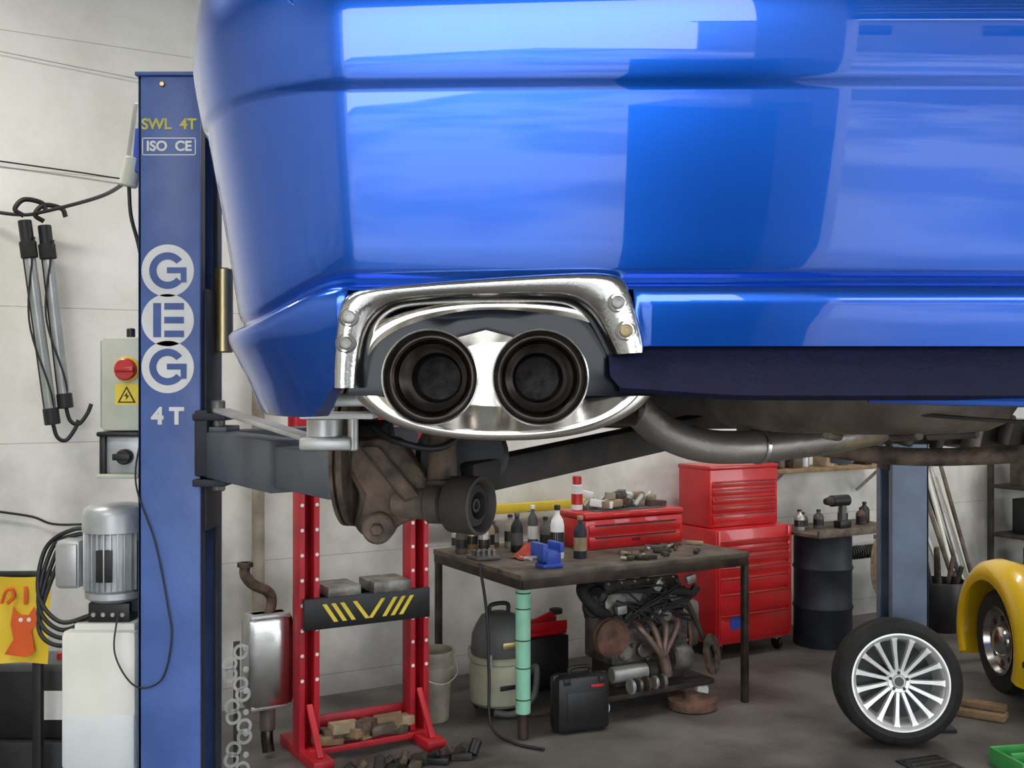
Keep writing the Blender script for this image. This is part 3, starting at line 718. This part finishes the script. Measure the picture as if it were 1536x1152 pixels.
# ------------------------------------------------------------------ work bench
g = grp('workbench', R(2.72, 4.62, 0), A)
LB, DB = 1.50, 1.0
box(g, 'top', (LB/2, DB/2, .835), (LB, DB, .03), BENCHT, .004)
box(g, 'edge_rail_front', (LB/2, .01, .80), (LB-.02, .02, .05), BENCHF, .003)
box(g, 'edge_rail_left', (.01, DB/2, .80), (.02, DB-.02, .05), BENCHF, .003)
box(g, 'edge_rail_back', (LB/2, DB-.01, .80), (LB-.02, .02, .05), BENCHF, .003)
for nm, x, y in (('leg_1', .02, DB-.03), ('leg_2', LB-.02, .02), ('leg_3', LB-.02, DB-.03)):
    box(g, nm, (x, y, .40), (.035, .035, .80), BENCHF, .003)
cyl(g, 'leg_4', (.07, .10, .0), (.07, .10, .815), .028, BENCHF)
cyl(g, 'leg_4_wrap', (.07, .10, .13), (.07, .10, .80), .038, MINT)
for z in (.2, .36, .5, .66, .74): cyl(g, 'tape_band', (.07, .10, z), (.07, .10, z+.006), .0392, BLACK, bev=.001)
def handle(par, x0, x1, y, z, m=GALV):
    box(par, 'pull', ((x0+x1)/2, y-.006, z), (x1-x0, .010, .008), m, .002)
g = grp('red_tool_chest', R(3.44, 5.12, .851), A)
box(g, 'case', (.35, .15, .085), (.70, .30, .17), RED, .006)
box(g, 'lid', (.35, .15, .19), (.71, .31, .035), RED, .010)
for z in (.045, .115):
    box(g, 'drawer', (.35, -.002, z), (.66, .012, .058), RED, .004)
    handle(g, .06, .64, -.006, z+.022, BLACK)
text(g, 'badge', 'tools', (.35, -.0095, .045), .03, BLACK, bold=.0006)
box(g, 'lid_tray', (.35, .15, .21), (.5, .2, .006), VACD, .002)
random.seed(5)
for i in range(26):
    x = random.uniform(.16, .66); y = random.uniform(.08, .24)
    if i % 3: box(g, 'lid_clutter_%d' % i, (x, y, .225+.022*(i % 4)), (random.uniform(.05, .14), .05, .04), [CARD, BUCK, WHITEP, RUST, VACD][i % 5], .004, Matrix.Rotation(random.uniform(-1, 1), 4, 'Z') @ Matrix.Rotation(random.uniform(-.2, .2), 4, 'Y'))
    else: cyl(g, 'lid_clutter_%d' % i, (x-.05, y, .225), (x+.03, y+.03, .28), .015, [GALV, RED, BLUEP][i % 3])
g = grp('aerosol_can', R(3.50, 5.30, 1.061), A)
cyl(g, 'body', (0, 0, 0), (0, 0, .15), .033, WHITEP); cyl(g, 'label', (0, 0, .03), (0, 0, .10), .0335, RED); cyl(g, 'cap', (0, 0, .15), (0, 0, .20), .027, RED)
def bottle(u, w, r, h, m1, m2, z=.851, nm='oil_bottle'):
    g = grp(nm, R(u, w, z), A)
    lathe(g, 'body', [(0, 0), (r*.95, 0), (r, .006), (r, h*.62), (r*.85, h*.72), (r*.38, h*.82), (r*.36, h*.92), (0, h*.92)], m1, None, 24)
    cyl(g, 'cap', (0, 0, h*.9), (0, 0, h), r*.45, m2)
    cyl(g, 'label', (0, 0, h*.18), (0, 0, h*.5), r*1.01, m2, bev=.0005)
bottle(3.16, 4.98, .038, .29, WHITEP, BLACK); bottle(3.27, 4.92, .036, .23, DRUM, CARD); bottle(3.08, 5.28, .035, .22, BLACK, VACD)
bottle(3.22, 5.2, .032, .2, VACD, BLACK); bottle(2.88, 5.3, .032, .17, GALV, BLACK, nm='steel_can'); bottle(2.98, 5.42, .03, .18, CARD, BLACK, nm='steel_can')
bottle(2.79, 5.4, .034, .16, UNDERB, BLACK, nm='steel_can'); bottle(3.33, 5.3, .03, .16, VACT, UNDER); bottle(3.14, 5.46, .034, .19, BUCK, BLACK); bottle(3.27, 5.42, .03, .24, VACD, WHITEP)
bottle(2.92, 5.52, .035, .15, BRASS, BLACK, nm='steel_can'); bottle(3.34, 5.03, .028, .14, BRASS, VACD, nm='steel_can')
bottle(3.06, 5.52, .035, .16, RUST, GALV, nm='steel_can'); bottle(2.83, 5.53, .033, .14, GALV, UNDER, nm='steel_can')
g = grp('red_rag', R(3.03, 5.06, .851), A)
rr = []
for j in range(11):
    rr.append([Vector((-.09+.018*i, -.06+.012*j, .006+.07*max(0, 1-((i-5)/5.2)**2-((j-5)/5.2)**2)*(1+.6*noise.noise(Vector((i*.7, j*.7, 0)))))) for i in range(11)])
gridm(g, 'cloth', rr, mat('rag_red', (.55, .08, .05), .9, 0, .2, 20))
g = grp('bench_vice', R(2.97, 4.76, .851), A)
box(g, 'base', (0, 0, .012), (.12, .09, .024), BLUEP, .005)
box(g, 'body', (0, 0, .055), (.09, .10, .07), BLUEP, .008)
box(g, 'jaw_fixed', (.04, 0, .105), (.025, .13, .05), BLUEP, .005)
box(g, 'jaw_moving', (-.06, 0, .085), (.03, .13, .09), BLUEP, .005)
cyl(g, 'screw', (-.15, 0, .055), (.05, 0, .055), .010, GALV)
cyl(g, 'bar', (-.14, -.06, .055), (-.14, .06, .055), .006, GALV)
g = grp('socket_tray', R(2.80, 5.16, .851), A)
box(g, 'tray', (0, 0, .01), (.14, .14, .018), VACD, .004)
for i in range(8): cyl(g, 'socket', (-.05+.033*(i % 4), -.03+.05*(i//4), .018), (-.05+.033*(i % 4), -.03+.05*(i//4), .05), .012, ALUD)
g = grp('bench_clutter', R(3.75, 4.86, .851), A)
random.seed(31)
for i in range(22):
    x = random.uniform(-.32, .40); y = random.uniform(-.17, .14)
    if i % 2: box(g, 'bit_%d' % i, (x, y, .011), (random.uniform(.03, .12), random.uniform(.02, .05), .02), [RUST, UNDER, VACD, CARD, BENCHF][i % 5], .003, Matrix.Rotation(random.uniform(-1.5, 1.5), 4, 'Z'))
    else: cyl(g, 'bit_%d' % i, (x, y, .012), (x+random.uniform(-.07, .07), y+.03, .012), .010, [GALV, UNDER, RUST][i % 3], seg=8)
g = grp('yellow_air_rail', R(3.35, 5.88, 1.02), A)
box(g, 'rail', (0, 0, 0), (1.4, .03, .06), YELS, .006)
for i in range(4): cyl(g, 'peg', (-.5+.33*i, -.01, -.02), (-.5+.33*i, -.06, -.02), .008, GALV)
g = grp('bench_cable')
sweep(g, 'cable', [R(2.69, 5.0, .86), R(2.68, 4.9, .6), R(2.67, 4.86, .3), R(2.66, 4.82, .06), R(2.70, 4.66, .012), R(2.78, 4.5, .012)], .008, CABLE)

# ------------------------------------------------------------------ roller cabinet
g = grp('red_tool_cabinet', R(4.64, 5.40, 0), A)
DT = mat('drawer_trim', (.30, .01, .015), .3, .2, .05, 5)
box(g, 'lower_case', (.335, .225, .475), (.67, .45, .75), RED, .008)
zz = .125
for i, h in enumerate((.17, .135, .10, .065, .065, .05, .05)):
    box(g, 'drawer_%d' % i, (.335, -.004, zz+h/2), (.61, .014, h-.010), RED, .004)
    handle(g, .04, .63, -.010, zz+h-.012, DT)
    zz += h+.004
box(g, 'blue_sticker', (.17, -.0125, .24), (.11, .002, .09), BLUEP, 0)
text(g, 'badge', 'tools', (.2, -.0125, .60), .035, GALV, bold=.0008)
for s in (.03, .64): box(g, 'corner_trim', (s, -.003, .475), (.03, .010, .74), RED, .003)
for i, (x, y) in enumerate([(.07, .07), (.60, .07), (.07, .38), (.60, .38)]):
    cyl(g, 'castor_%d' % i, (x-.015, y, .045), (x+.015, y, .045), .045, BLACK)
    box(g, 'castor_fork_%d' % i, (x, y, .085), (.05, .05, .03), GALV, .004)
box(g, 'upper_case', (.325, .25, 1.045), (.60, .32, .385), RED, .008)
box(g, 'upper_lid', (.325, .25, 1.245), (.61, .33, .03), RED, .010)
zz = .87
for i, h in enumerate((.075, .05, .05, .05, .05)):
    box(g, 'upper_drawer_%d' % i, (.325, .088, zz+h/2), (.55, .012, h-.008), RED, .003)
    handle(g, .06, .59, .083, zz+h-.010, DT); zz += h+.004
box(g, 'side_handle', (-.01, .2, .6), (.02, .2, .03), GALV, .005)

# ------------------------------------------------------------------ engine on dolly
g = grp('car_engine', R(3.70, 5.0, 0), A); g.scale = (1.08, 1.0, 1.05)
random.seed(9)
box(g, 'dolly_plate', (0, 0, .095), (.74, .44, .03), UNDER, .004)
for x in (-.32, .32):
    for y in (-.17, .17):
        cyl(g, 'dolly_wheel', (x, y-.015, .04), (x, y+.015, .04), .04, WHITEP)
        box(g, 'dolly_fork', (x, y, .075), (.04, .045, .02), GALV, .002)
box(g, 'oil_pan', (.02, 0, .18), (.46, .24, .14), UNDER, .02)
box(g, 'block', (.02, .02, .35), (.50, .28, .24), ALUD, .02)
for i in range(4): cyl(g, 'bore_boss_%d' % i, (-.16+.12*i, -.12, .30), (-.16+.12*i, -.15, .30), .04, ALUD)
box(g, 'cylinder_head', (.02, .04, .52), (.52, .24, .12), ALUD, .012, Matrix.Rotation(rad(-12), 4, 'X'))
box(g, 'cam_cover', (.02, .05, .61), (.50, .20, .07), UNDER, .02, Matrix.Rotation(rad(-12), 4, 'X'))
for i in range(6): cyl(g, 'cover_bolt', (-.2+.085*i, -.03, .62), (-.2+.085*i, -.04, .655), .009, GALV, seg=6)
for i in range(4):
    x = -.10+.08*i
    sweep(g, 'exhaust_runner_%d' % i, [(x, -.10, .46), (x, -.19, .43), (.02+(x-.02)*.5, -.22, .35), (.02, -.23, .27)], .018, PINK, seg=12)
cyl(g, 'collector', (.02, -.23, .28), (.05, -.23, .17), .03, PINK)
lathe(g, 'crank_pulley', [(0, .02), (.03, .03), (.05, .02), (.085, .02), (.10, .035), (.10, .02), (.09, .012), (.10, .004), (.10, -.01), (0, -.01)], RUSTR, Matrix.Translation((-.27, -.16, .40)) @ FRONT, 36)
lathe(g, 'water_pump_pulley', [(0, .02), (.055, .02), (.06, .03), (.05, .01), (.06, -.0), (0, 0)], UNDER, Matrix.Translation((-.34, -.10, .56)) @ FRONT, 28)
lathe(g, 'alternator', [(0, 0), (.055, 0), (.068, .012), (.068, .10), (.05, .12), (0, .12)], ALUD, Matrix.Translation((.12, -.16, .24)) @ zto((1, -.1, 0)), 28)
cyl(g, 'starter_motor', (-.26, -.16, .20), (-.05, -.17, .20), .042, GALV)
cyl(g, 'starter_nose', (-.05, -.17, .20), (.0, -.17, .20), .05, UNDER)
for i in range(5): cyl(g, 'gear_ring', (-.2+.05*i, -.24, .15), (-.18+.05*i, -.24, .15), .04-.005*(i % 2), [GALV, ALUD, RUST][i % 3])
lathe(g, 'flywheel', [(0, .0), (.12, 0), (.135, .005), (.135, .02), (.12, .026), (.1, .02), (0, .02)], RUSTR, Matrix.Translation((.32, -.02, .30)) @ zto((1, -.55, 0)), 40)
lathe(g, 'brake_drum', [(0, .0), (.12, 0), (.13, .008), (.13, .05), (.05, .055), (.04, .08), (0, .08)], RUSTR, Matrix.Translation((.16, -.30, .0)), 40)
box(g, 'gearbox_bell', (.34, .05, .38), (.12, .22, .26), ALUD, .03)
for i in range(4): sweep(g, 'intake_runner_%d' % i, [(-.14+.10*i, .10, .56), (-.14+.10*i, .16, .66), (-.13+.10*i, .10, .72), (-.12+.10*i, .0, .72)], .022, UNDER, seg=10)
sweep(g, 'coolant_hose', [(-.25, -.10, .50), (-.35, -.14, .56), (-.40, -.10, .64), (-.30, 0, .68), (-.15, -.02, .66)], .03, RUBBER, seg=14)
sweep(g, 'top_hose', [(.1, -.10, .58), (.18, -.18, .60), (.26, -.14, .56), (.28, 0, .50)], .022, RUBBER, seg=12)
lathe(g, 'distributor', [(0, 0), (.03, 0), (.035, .03), (.05, .04), (.05, .07), (.03, .09), (0, .09)], BLACK, Matrix.Translation((-.26, -.05, .58)) @ zto((-.6, -.6, .5)), 20)
for i in range(12):
    sweep(g, 'wiring_%d' % i, [(random.uniform(-.28, .28), random.uniform(-.17, -.12), random.uniform(.42, .66)) for _ in range(4)], .006, CABLE)
for i in range(36):
    x, z = random.uniform(-.24, .30), random.uniform(.22, .66)
    if i % 2: cyl(g, 'bolt_head', (x, -.13, z), (x, -.155, z), .012, [GALV, RUST][i % 2], seg=6)
    else: box(g, 'bracket', (x, -.14, z), (.06, .03, .045), [ALUD, UNDER, GALV][i % 3], .005, Matrix.Rotation(random.uniform(-1, 1), 4, 'Y'))
sweep(g, 'drive_shaft', [(.18, -.12, .66), (.26, -.14, .5), (.34, -.18, .3), (.38, -.2, .15)], .014, UNDER, smooth=False)
lathe(g, 'clutch_disc', [(.05, 0), (.11, 0), (.11, .012), (.05, .012), (.05, 0)], RUST, Matrix.Translation((.36, -.20, .24)) @ zto((.6, -1, .2)), 36)

# ------------------------------------------------------------------ under-bench items
g = grp('black_tool_case', R(3.12, 4.70, .0), A-.15)
box(g, 'shell', (0, 0, .15), (.30, .13, .29), BLACK, .03)
box(g, 'rim', (0, 0, .15), (.305, .02, .295), BLACK, .03)
box(g, 'panel', (0, -.066, .14), (.20, .006, .15), BLACK, .006)
sweep(g, 'handle', [(-.06, 0, .29), (-.05, 0, .325), (.05, 0, .325), (.06, 0, .29)], .010, BLACK)
box(g, 'label', (.07, -.068, .24), (.07, .004, .014), RED, .001)
for x in (-.1, .1): box(g, 'latch', (x, -.06, .27), (.04, .02, .03), BLACK, .003)
g = grp('workshop_vacuum', R(2.93, 5.22, 0), A)
lathe(g, 'tank', [(0, .04), (.14, .04), (.16, .06), (.165, .25), (.155, .27), (.165, .28), (.165, .30), (.15, .31)], VACT, None, 36)
lathe(g, 'motor_head', [(.15, .31), (.155, .33), (.15, .42), (.13, .47), (.10, .52), (.05, .54), (0, .54)], VACD, None, 36)
box(g, 'head_label', (0, -.148, .38), (.12, .01, .04), BRASS, .003)
box(g, 'tank_stripe', (0, -.16, .16), (.16, .012, .025), BLACK, .003)
sweep(g, 'carry_handle', [(-.06, 0, .53), (-.05, 0, .58), (.05, 0, .58), (.06, 0, .53)], .012, BLACK)
sweep(g, 'hose', [(.10, -.12, .2), (.12, -.2, .26), (.08, -.24, .12), (-.02, -.2, .03), (-.12, -.16, .04)], .018, VACD)
for i in range(4):
    a = rad(45+90*i); cyl(g, 'castor', (.13*math.cos(a)-.012, .13*math.sin(a), .025), (.13*math.cos(a)+.012, .13*math.sin(a), .025), .025, BLACK)
    cyl(g, 'clip', (.166*math.cos(a), .166*math.sin(a), .27), (.168*math.cos(a), .168*math.sin(a), .34), .012, GALV)
g = grp('grubby_bucket', R(2.53, 5.24, 0), A)
lathe(g, 'pail', [(0, .0), (.085, 0), (.09, .006), (.115, .36), (.122, .362), (.122, .375), (.112, .375), (.088, .02), (0, .02)], BUCK, None, 32)
lathe(g, 'hoop', [(.1, .28), (.118, .282), (.118, .292), (.11, .294)], BUCK, None, 32)
sweep(g, 'bail', [(-.118, 0, .35), (-.10, -.10, .26), (0, -.135, .22), (.10, -.10, .26), (.118, 0, .35)], .003, GALV)
g = grp('trolley_jack', R(3.34, 5.50, 0), A)
box(g, 'crate', (0, 0, .155), (.34, .2, .31), BLACK, .01)
box(g, 'bed', (0, 0, .32), (.36, .12, .02), RED, .004); box(g, 'frame_a', (0, -.06, .36), (.36, .012, .06), RED, .004); box(g, 'frame_b', (0, .06, .36), (.36, .012, .06), RED, .004)
cyl(g, 'arm', (-.12, 0, .35), (.14, 0, .43), .02, RED); cyl(g, 'saddle', (.14, 0, .42), (.14, 0, .45), .04, UNDER)

# ------------------------------------------------------------------ oil drum with tray, shelf clutter
g = grp('oil_drum', R(5.62, 5.42, 0), A)
lathe(g, 'shell', [(0, .0), (.195, 0), (.20, .01), (.196, .25), (.205, .262), (.205, .272), (.196, .285), (.196, .52), (.205, .532), (.205, .542), (.196, .555), (.196, .76), (.20, .77), (0, .77)], DRUM, None, 40)
box(g, 'worktop_board', (0.16, .02, .785), (.90, .50, .024), BENCHT, .004)
box(g, 'worktop_lip', (0.16, -.24, .80), (.90, .02, .05), UNDERB, .003)
def put(name_, u, w): return grp(name_, R(u, w, .798), A)
g = put('cordless_drill', 5.74, 5.38)
cyl(g, 'body', (-.08, 0, .19), (.08, 0, .19), .04, BLACK); cyl(g, 'chuck', (-.14, 0, .19), (-.08, 0, .19), .022, UNDER, r2=.034)
box(g, 'grip', (.03, 0, .10), (.045, .04, .15), VACD, .01); box(g, 'battery', (.03, 0, .025), (.11, .07, .05), BLACK, .008)
for i, (du, h, m_) in enumerate([(5.42, .14, GALV), (5.51, .11, UNDERB), (5.60, .13, VACD), (5.90, .17, GALV), (6.02, .12, RUST), (6.12, .15, BLACK)]):
    bottle(du, 5.44+.06*(i % 2), .036, h, m_, BLACK, .798, 'paint_tin')
g = grp('rope_coil', R(5.86, 5.12, 0), A)
for k in range(4):
    sweep(g, 'loop_%d' % k, [(.07*math.cos(t*.5)+.006*k, -.012*k+.02, .56+.19*math.sin(t*.5)+.01*k) for t in range(13)], .008, ROPE)
box(g, 'hook', (.0, .03, .755), (.02, .06, .03), GALV)
g = grp('wall_shelf', R(6.0, 5.78, 1.18), A)
box(g, 'board', (0, 0, 0), (1.25, .30, .025), WOOD, .003)
for x in (-.5, .5): beam(g, 'bracket', (x, .14, -.2), (x, -.1, -.012), .02, .02, GALV, .002)
for i, (x, h, m_) in enumerate([(-.55, .22, BLACK), (-.44, .2, UNDERB), (-.33, .12, RUST), (-.2, .16, GALV), (0, .15, CARD), (.2, .2, VACD), (.4, .16, BLACK)]):
    if i % 2: cyl(g, 'tin_%d' % i, (x, 0, .013), (x, 0, h), .04, m_)
    else: box(g, 'carton_%d' % i, (x, 0, .013+h/2), (.08, .14, h), m_, .004)
g = grp('coiled_air_hose')
pts = [R(6.15, 5.85, .52)+R(.0032*t, .0, 0)+Vector((0, 0, .045*math.sin(t*.8)))+R(0, -.045-.045*math.cos(t*.8), 0) for t in range(0, 300)]
sweep(g, 'coil', pts, .009, CABLE, n=1, seg=7, smooth=False)
g = grp('storage_rack', R(8.75, 5.55, 0), A)
for x in (-.8, .8):
    for y in (-.25, .25): box(g, 'rack_post', (x, y, .67), (.04, .04, 1.34), UNDER, .003)
for z in (.12, .55, .95, 1.32): box(g, 'rack_shelf', (0, 0, z), (1.62, .54, .025), [WOOD, UNDER][int(z*10) % 2], .003)
random.seed(21)
for z in (.133, .563, .963):
    x = -.7
    while x < .65:
        w_ = random.uniform(.12, .28); h = random.uniform(.12, .30)
        if random.random() < .5: box(g, 'stored_box', (x+w_/2, random.uniform(-.08, .0), z+h/2), (w_*.92, .3, h), random.choice([BLACK, VACD, CARD, UNDERB, DRUM]), .006)
        else: cyl(g, 'stored_tin', (x+w_/2, -.05, z), (x+w_/2, -.05, z+h*.8), w_*.4, random.choice([BLACK, GALV, RUST, UNDERB]))
        x += w_+.02
g = grp('leaning_pipes', R(7.0, 5.5, 0), A)
for i in range(7): cyl(g, 'pipe_%d' % i, (.05*i, -.1-.05*(i % 2), .01), (.03+.06*i, .38, 1.05+.16*(i % 3)), .016, [GALV, UNDERB, TANK, UNDER][i % 4])
g = grp('scrap_bin', R(6.7, 5.30, 0), A)
lathe(g, 'bin', [(0, 0), (.15, 0), (.16, .01), (.18, .35), (.175, .36), (.155, .03), (0, .03)], BLACK, None, 28)
for i in range(11): cyl(g, 'bar_%d' % i, (.03*math.cos(i), .03*math.sin(i), .05), (.14*math.cos(i*.9), .14*math.sin(i*.9), .42+.05*(i % 5)), .018, [UNDER, RUST, BLACK][i % 3])

# ------------------------------------------------------------------ alloy wheel leaning on the far post
g = grp('alloy_wheel', (1.93, 5.40, .0), rad(-6), rad(-8))
Mw = Matrix.Translation((0, 0, .312)) @ FRONT
rT = .308
lathe(g, 'tyre', [(.218, -.085), (.228, -.098), (.26, -.104), (.29, -.096), (.302, -.08), (rT, -.06), (rT, -.045), (.300, -.043), (.300, -.037), (rT, -.035), (rT, -.012), (.300, -.010), (.300, -.004), (rT, .006), (rT, .030), (.300, .032), (.300, .038), (rT, .040), (rT, .06), (.302, .08), (.29, .096), (.27, .102), (.265, .105), (.26, .103), (.242, .102), (.232, .096), (.222, .085)], RUBBER, Mw, 72)
lathe(g, 'rim_barrel', [(.222, .085), (.236, .097), (.240, .094), (.234, .086), (.220, .078), (.210, .066), (.203, .03), (.19, -.05), (.218, -.085)], ALU, Mw, 72)
lathe(g, 'rim_lip', [(.240, .094), (.238, .101), (.230, .101), (.222, .092), (.218, .080)], ALU, Mw, 72)
lathe(g, 'rim_back', [(.19, -.05), (.10, -.055), (0, -.055)], BLACK, Mw, 48)
lathe(g, 'hub', [(.058, .02), (.060, .048), (.052, .058), (.036, .056), (.030, .046), (.030, .056), (.026, .062), (0, .062)], ALU, Mw, 40)
lathe(g, 'centre_cap', [(.024, .0625), (.022, .066), (0, .067)], VACD, Mw, 24)
for i in range(15):
    a = 2*math.pi*i/15
    V = []
    for (r_, hw, z0, z1) in [(.045, .0105, .025, .052), (.10, .0105, .035, .062), (.16, .0118, .045, .074), (.203, .0155, .052, .084), (.216, .022, .055, .086)]:
        V += [(r_, -hw, z0), (r_, hw, z0), (r_, hw*.75, z1), (r_, -hw*.75, z1)]
    F = [(0, 1, 2, 3), (16, 17, 18, 19)]
    for k in range(4):
        for q in range(4):
            F.append((k*4+q, k*4+(q+1) % 4, k*4+4+(q+1) % 4, k*4+4+q))
    addmesh(g, 'spoke_%d' % i, V, F, ALU, False, Mw @ Matrix.Rotation(a, 4, 'Z'))
for i in range(5):
    a = 2*math.pi*i/5+.3
    cyl(g, 'lug_hole_%d' % i, Mw @ Vector((.043*math.cos(a), .043*math.sin(a), .054)), Mw @ Vector((.043*math.cos(a), .043*math.sin(a), .0585)), .0085, BLACK)

# ------------------------------------------------------------------ yellow car (right edge)
g = grp('yellow_car', (3.52, 0, 0))
secs = [(3.55, .20, .42, .52), (3.65, .42, .32, .66), (3.95, .56, .26, .86), (4.3, .62, .25, 1.08), (4.7, .64, .25, 1.30), (5.1, .64, .25, 1.38), (5.45, .62, .25, 1.33), (5.75, .58, .25, 1.02), (6.1, .50, .26, .86), (6.5, .42, .28, .76), (6.85, .30, .32, .62), (6.98, .14, .38, .52)]
rr = []
for (y, hw, z0, z1) in secs:
    row = []
    for i in range(28):
        a = 2*math.pi*i/28; ca, sa = math.cos(a), math.sin(a); e = .75
        row.append(Vector((hw*math.copysign(abs(ca)**e, ca)*(1-.25*max(0, sa) if z1 > 1.1 else 1), y, (z0+z1)/2+(z1-z0)/2*math.copysign(abs(sa)**e, sa))))
    rr.append(row)
b_ = gridm(g, 'body', rr, [YEL, GLASSB], closed=True)
for p in b_.data.polygons:
    if .98 < p.center.z < 1.26 and 4.1 < p.center.y < 5.8: p.material_index = 1
addmesh(g, 'tail_panel', rr[0], [tuple(range(28))], YEL); addmesh(g, 'nose_panel', rr[-1], [tuple(range(28))], YEL)
for sx in (-1, 1):
    for yc in (4.15, 6.32):
        rows_ = []
        for (dx, r_) in [(-.34, .36), (-.22, .45), (-.12, .475), (-.05, .46), (-.01, .42), (.0, .38), (-.01, .35), (-.03, .35)]:
            rows_.append([Vector((sx*(.76+dx), yc+r_*math.cos(rad(a)), .30+r_*(1.0 if math.sin(rad(a)) > 0 else .9)*math.sin(rad(a)))) for a in range(-25, 206, 10)])
        gridm(g, 'fender', rows_, YEL)
        M = Matrix.Translation((sx*.60, yc, .30)) @ zto((sx, 0, 0))
        lathe(g, 'tyre', [(.19, -.08), (.25, -.09), (.285, -.08), (.30, -.05), (.30, .05), (.285, .08), (.25, .09), (.19, .08)], RUBBER, M, 40)
        lathe(g, 'wheel_rim', [(.19, -.08), (.19, .08), (.20, .088), (.185, .085), (.17, .05), (.09, .055), (.08, .08), (.05, .095), (0, .097)], BRUSH, M, 40)
        for k in range(8):
            a = 2*math.pi*k/8; cyl(g, 'rim_slot', M @ Vector((.13*math.cos(a), .13*math.sin(a), .050)), M @ Vector((.13*math.cos(a), .13*math.sin(a), .056)), .02, BLACK)
    box(g, 'running_board', (sx*.66, 5.23, .27), (.16, 1.4, .04), BLACK, .01)
    lathe(g, 'headlamp', [(0, .05), (.06, .04), (.085, .0), (.09, -.03), (.06, -.12)], STEEL, Matrix.Translation((sx*.50, 6.68, .60)) @ zto((0, 1, .15)), 28)
sweep(g, 'bumper', [(-.6, 6.98, .38), (-.3, 7.08, .38), (.3, 7.08, .38), (.6, 6.98, .38)], .035, STEEL)

# ------------------------------------------------------------------ floor items on the right
g = grp('timber_plank', (2.52, 5.86, 0), rad(-35))
box(g, 'plank', (0, 0, .02), (.30, .12, .036), WOOD, .004); box(g, 'plank_b', (.03, .04, .055), (.22, .08, .03), WOOD, .004)
g = grp('green_parts_tray', (2.44, 5.04, 0), .2)
box(g, 'tray_base', (0, 0, .01), (.3, .24, .02), GREEN, .004)
for nm, c, s in (('side_a', (0, -.12, .04), (.3, .014, .08)), ('side_b', (0, .12, .04), (.3, .014, .08)), ('side_c', (-.15, 0, .04), (.014, .24, .08)), ('side_d', (.15, 0, .04), (.014, .24, .08))): box(g, nm, c, s, GREEN, .003)
box(g, 'ridge', (-.05, 0, .06), (.16, .02, .05), GREEN, .003)
g = grp('floor_drain_grate', (2.0, 5.02, 0), rad(20))
box(g, 'frame', (0, 0, .004), (.24, .36, .008), DARKB, .001)
for i in range(7): box(g, 'bar', (0, -.14+.047*i, .010), (.20, .020, .006), UNDER, .001)

# ------------------------------------------------------------------ sky + camera
w = bpy.data.worlds.new('World'); sc.world = w; w.use_nodes = True
bg = w.node_tree.nodes['Background']; bg.inputs['Color'].default_value = (.90, .95, 1, 1); bg.inputs['Strength'].default_value = 6.0
cam = bpy.data.cameras.new('camera'); cam.lens = 38; cam.sensor_width = 36; cam.clip_start = .05; cam.clip_end = 200
co = bpy.data.objects.new('camera', cam); COL.objects.link(co); co.location = (0, 0, 1.8); co.rotation_euler = (rad(90), 0, 0)
sc.camera = co
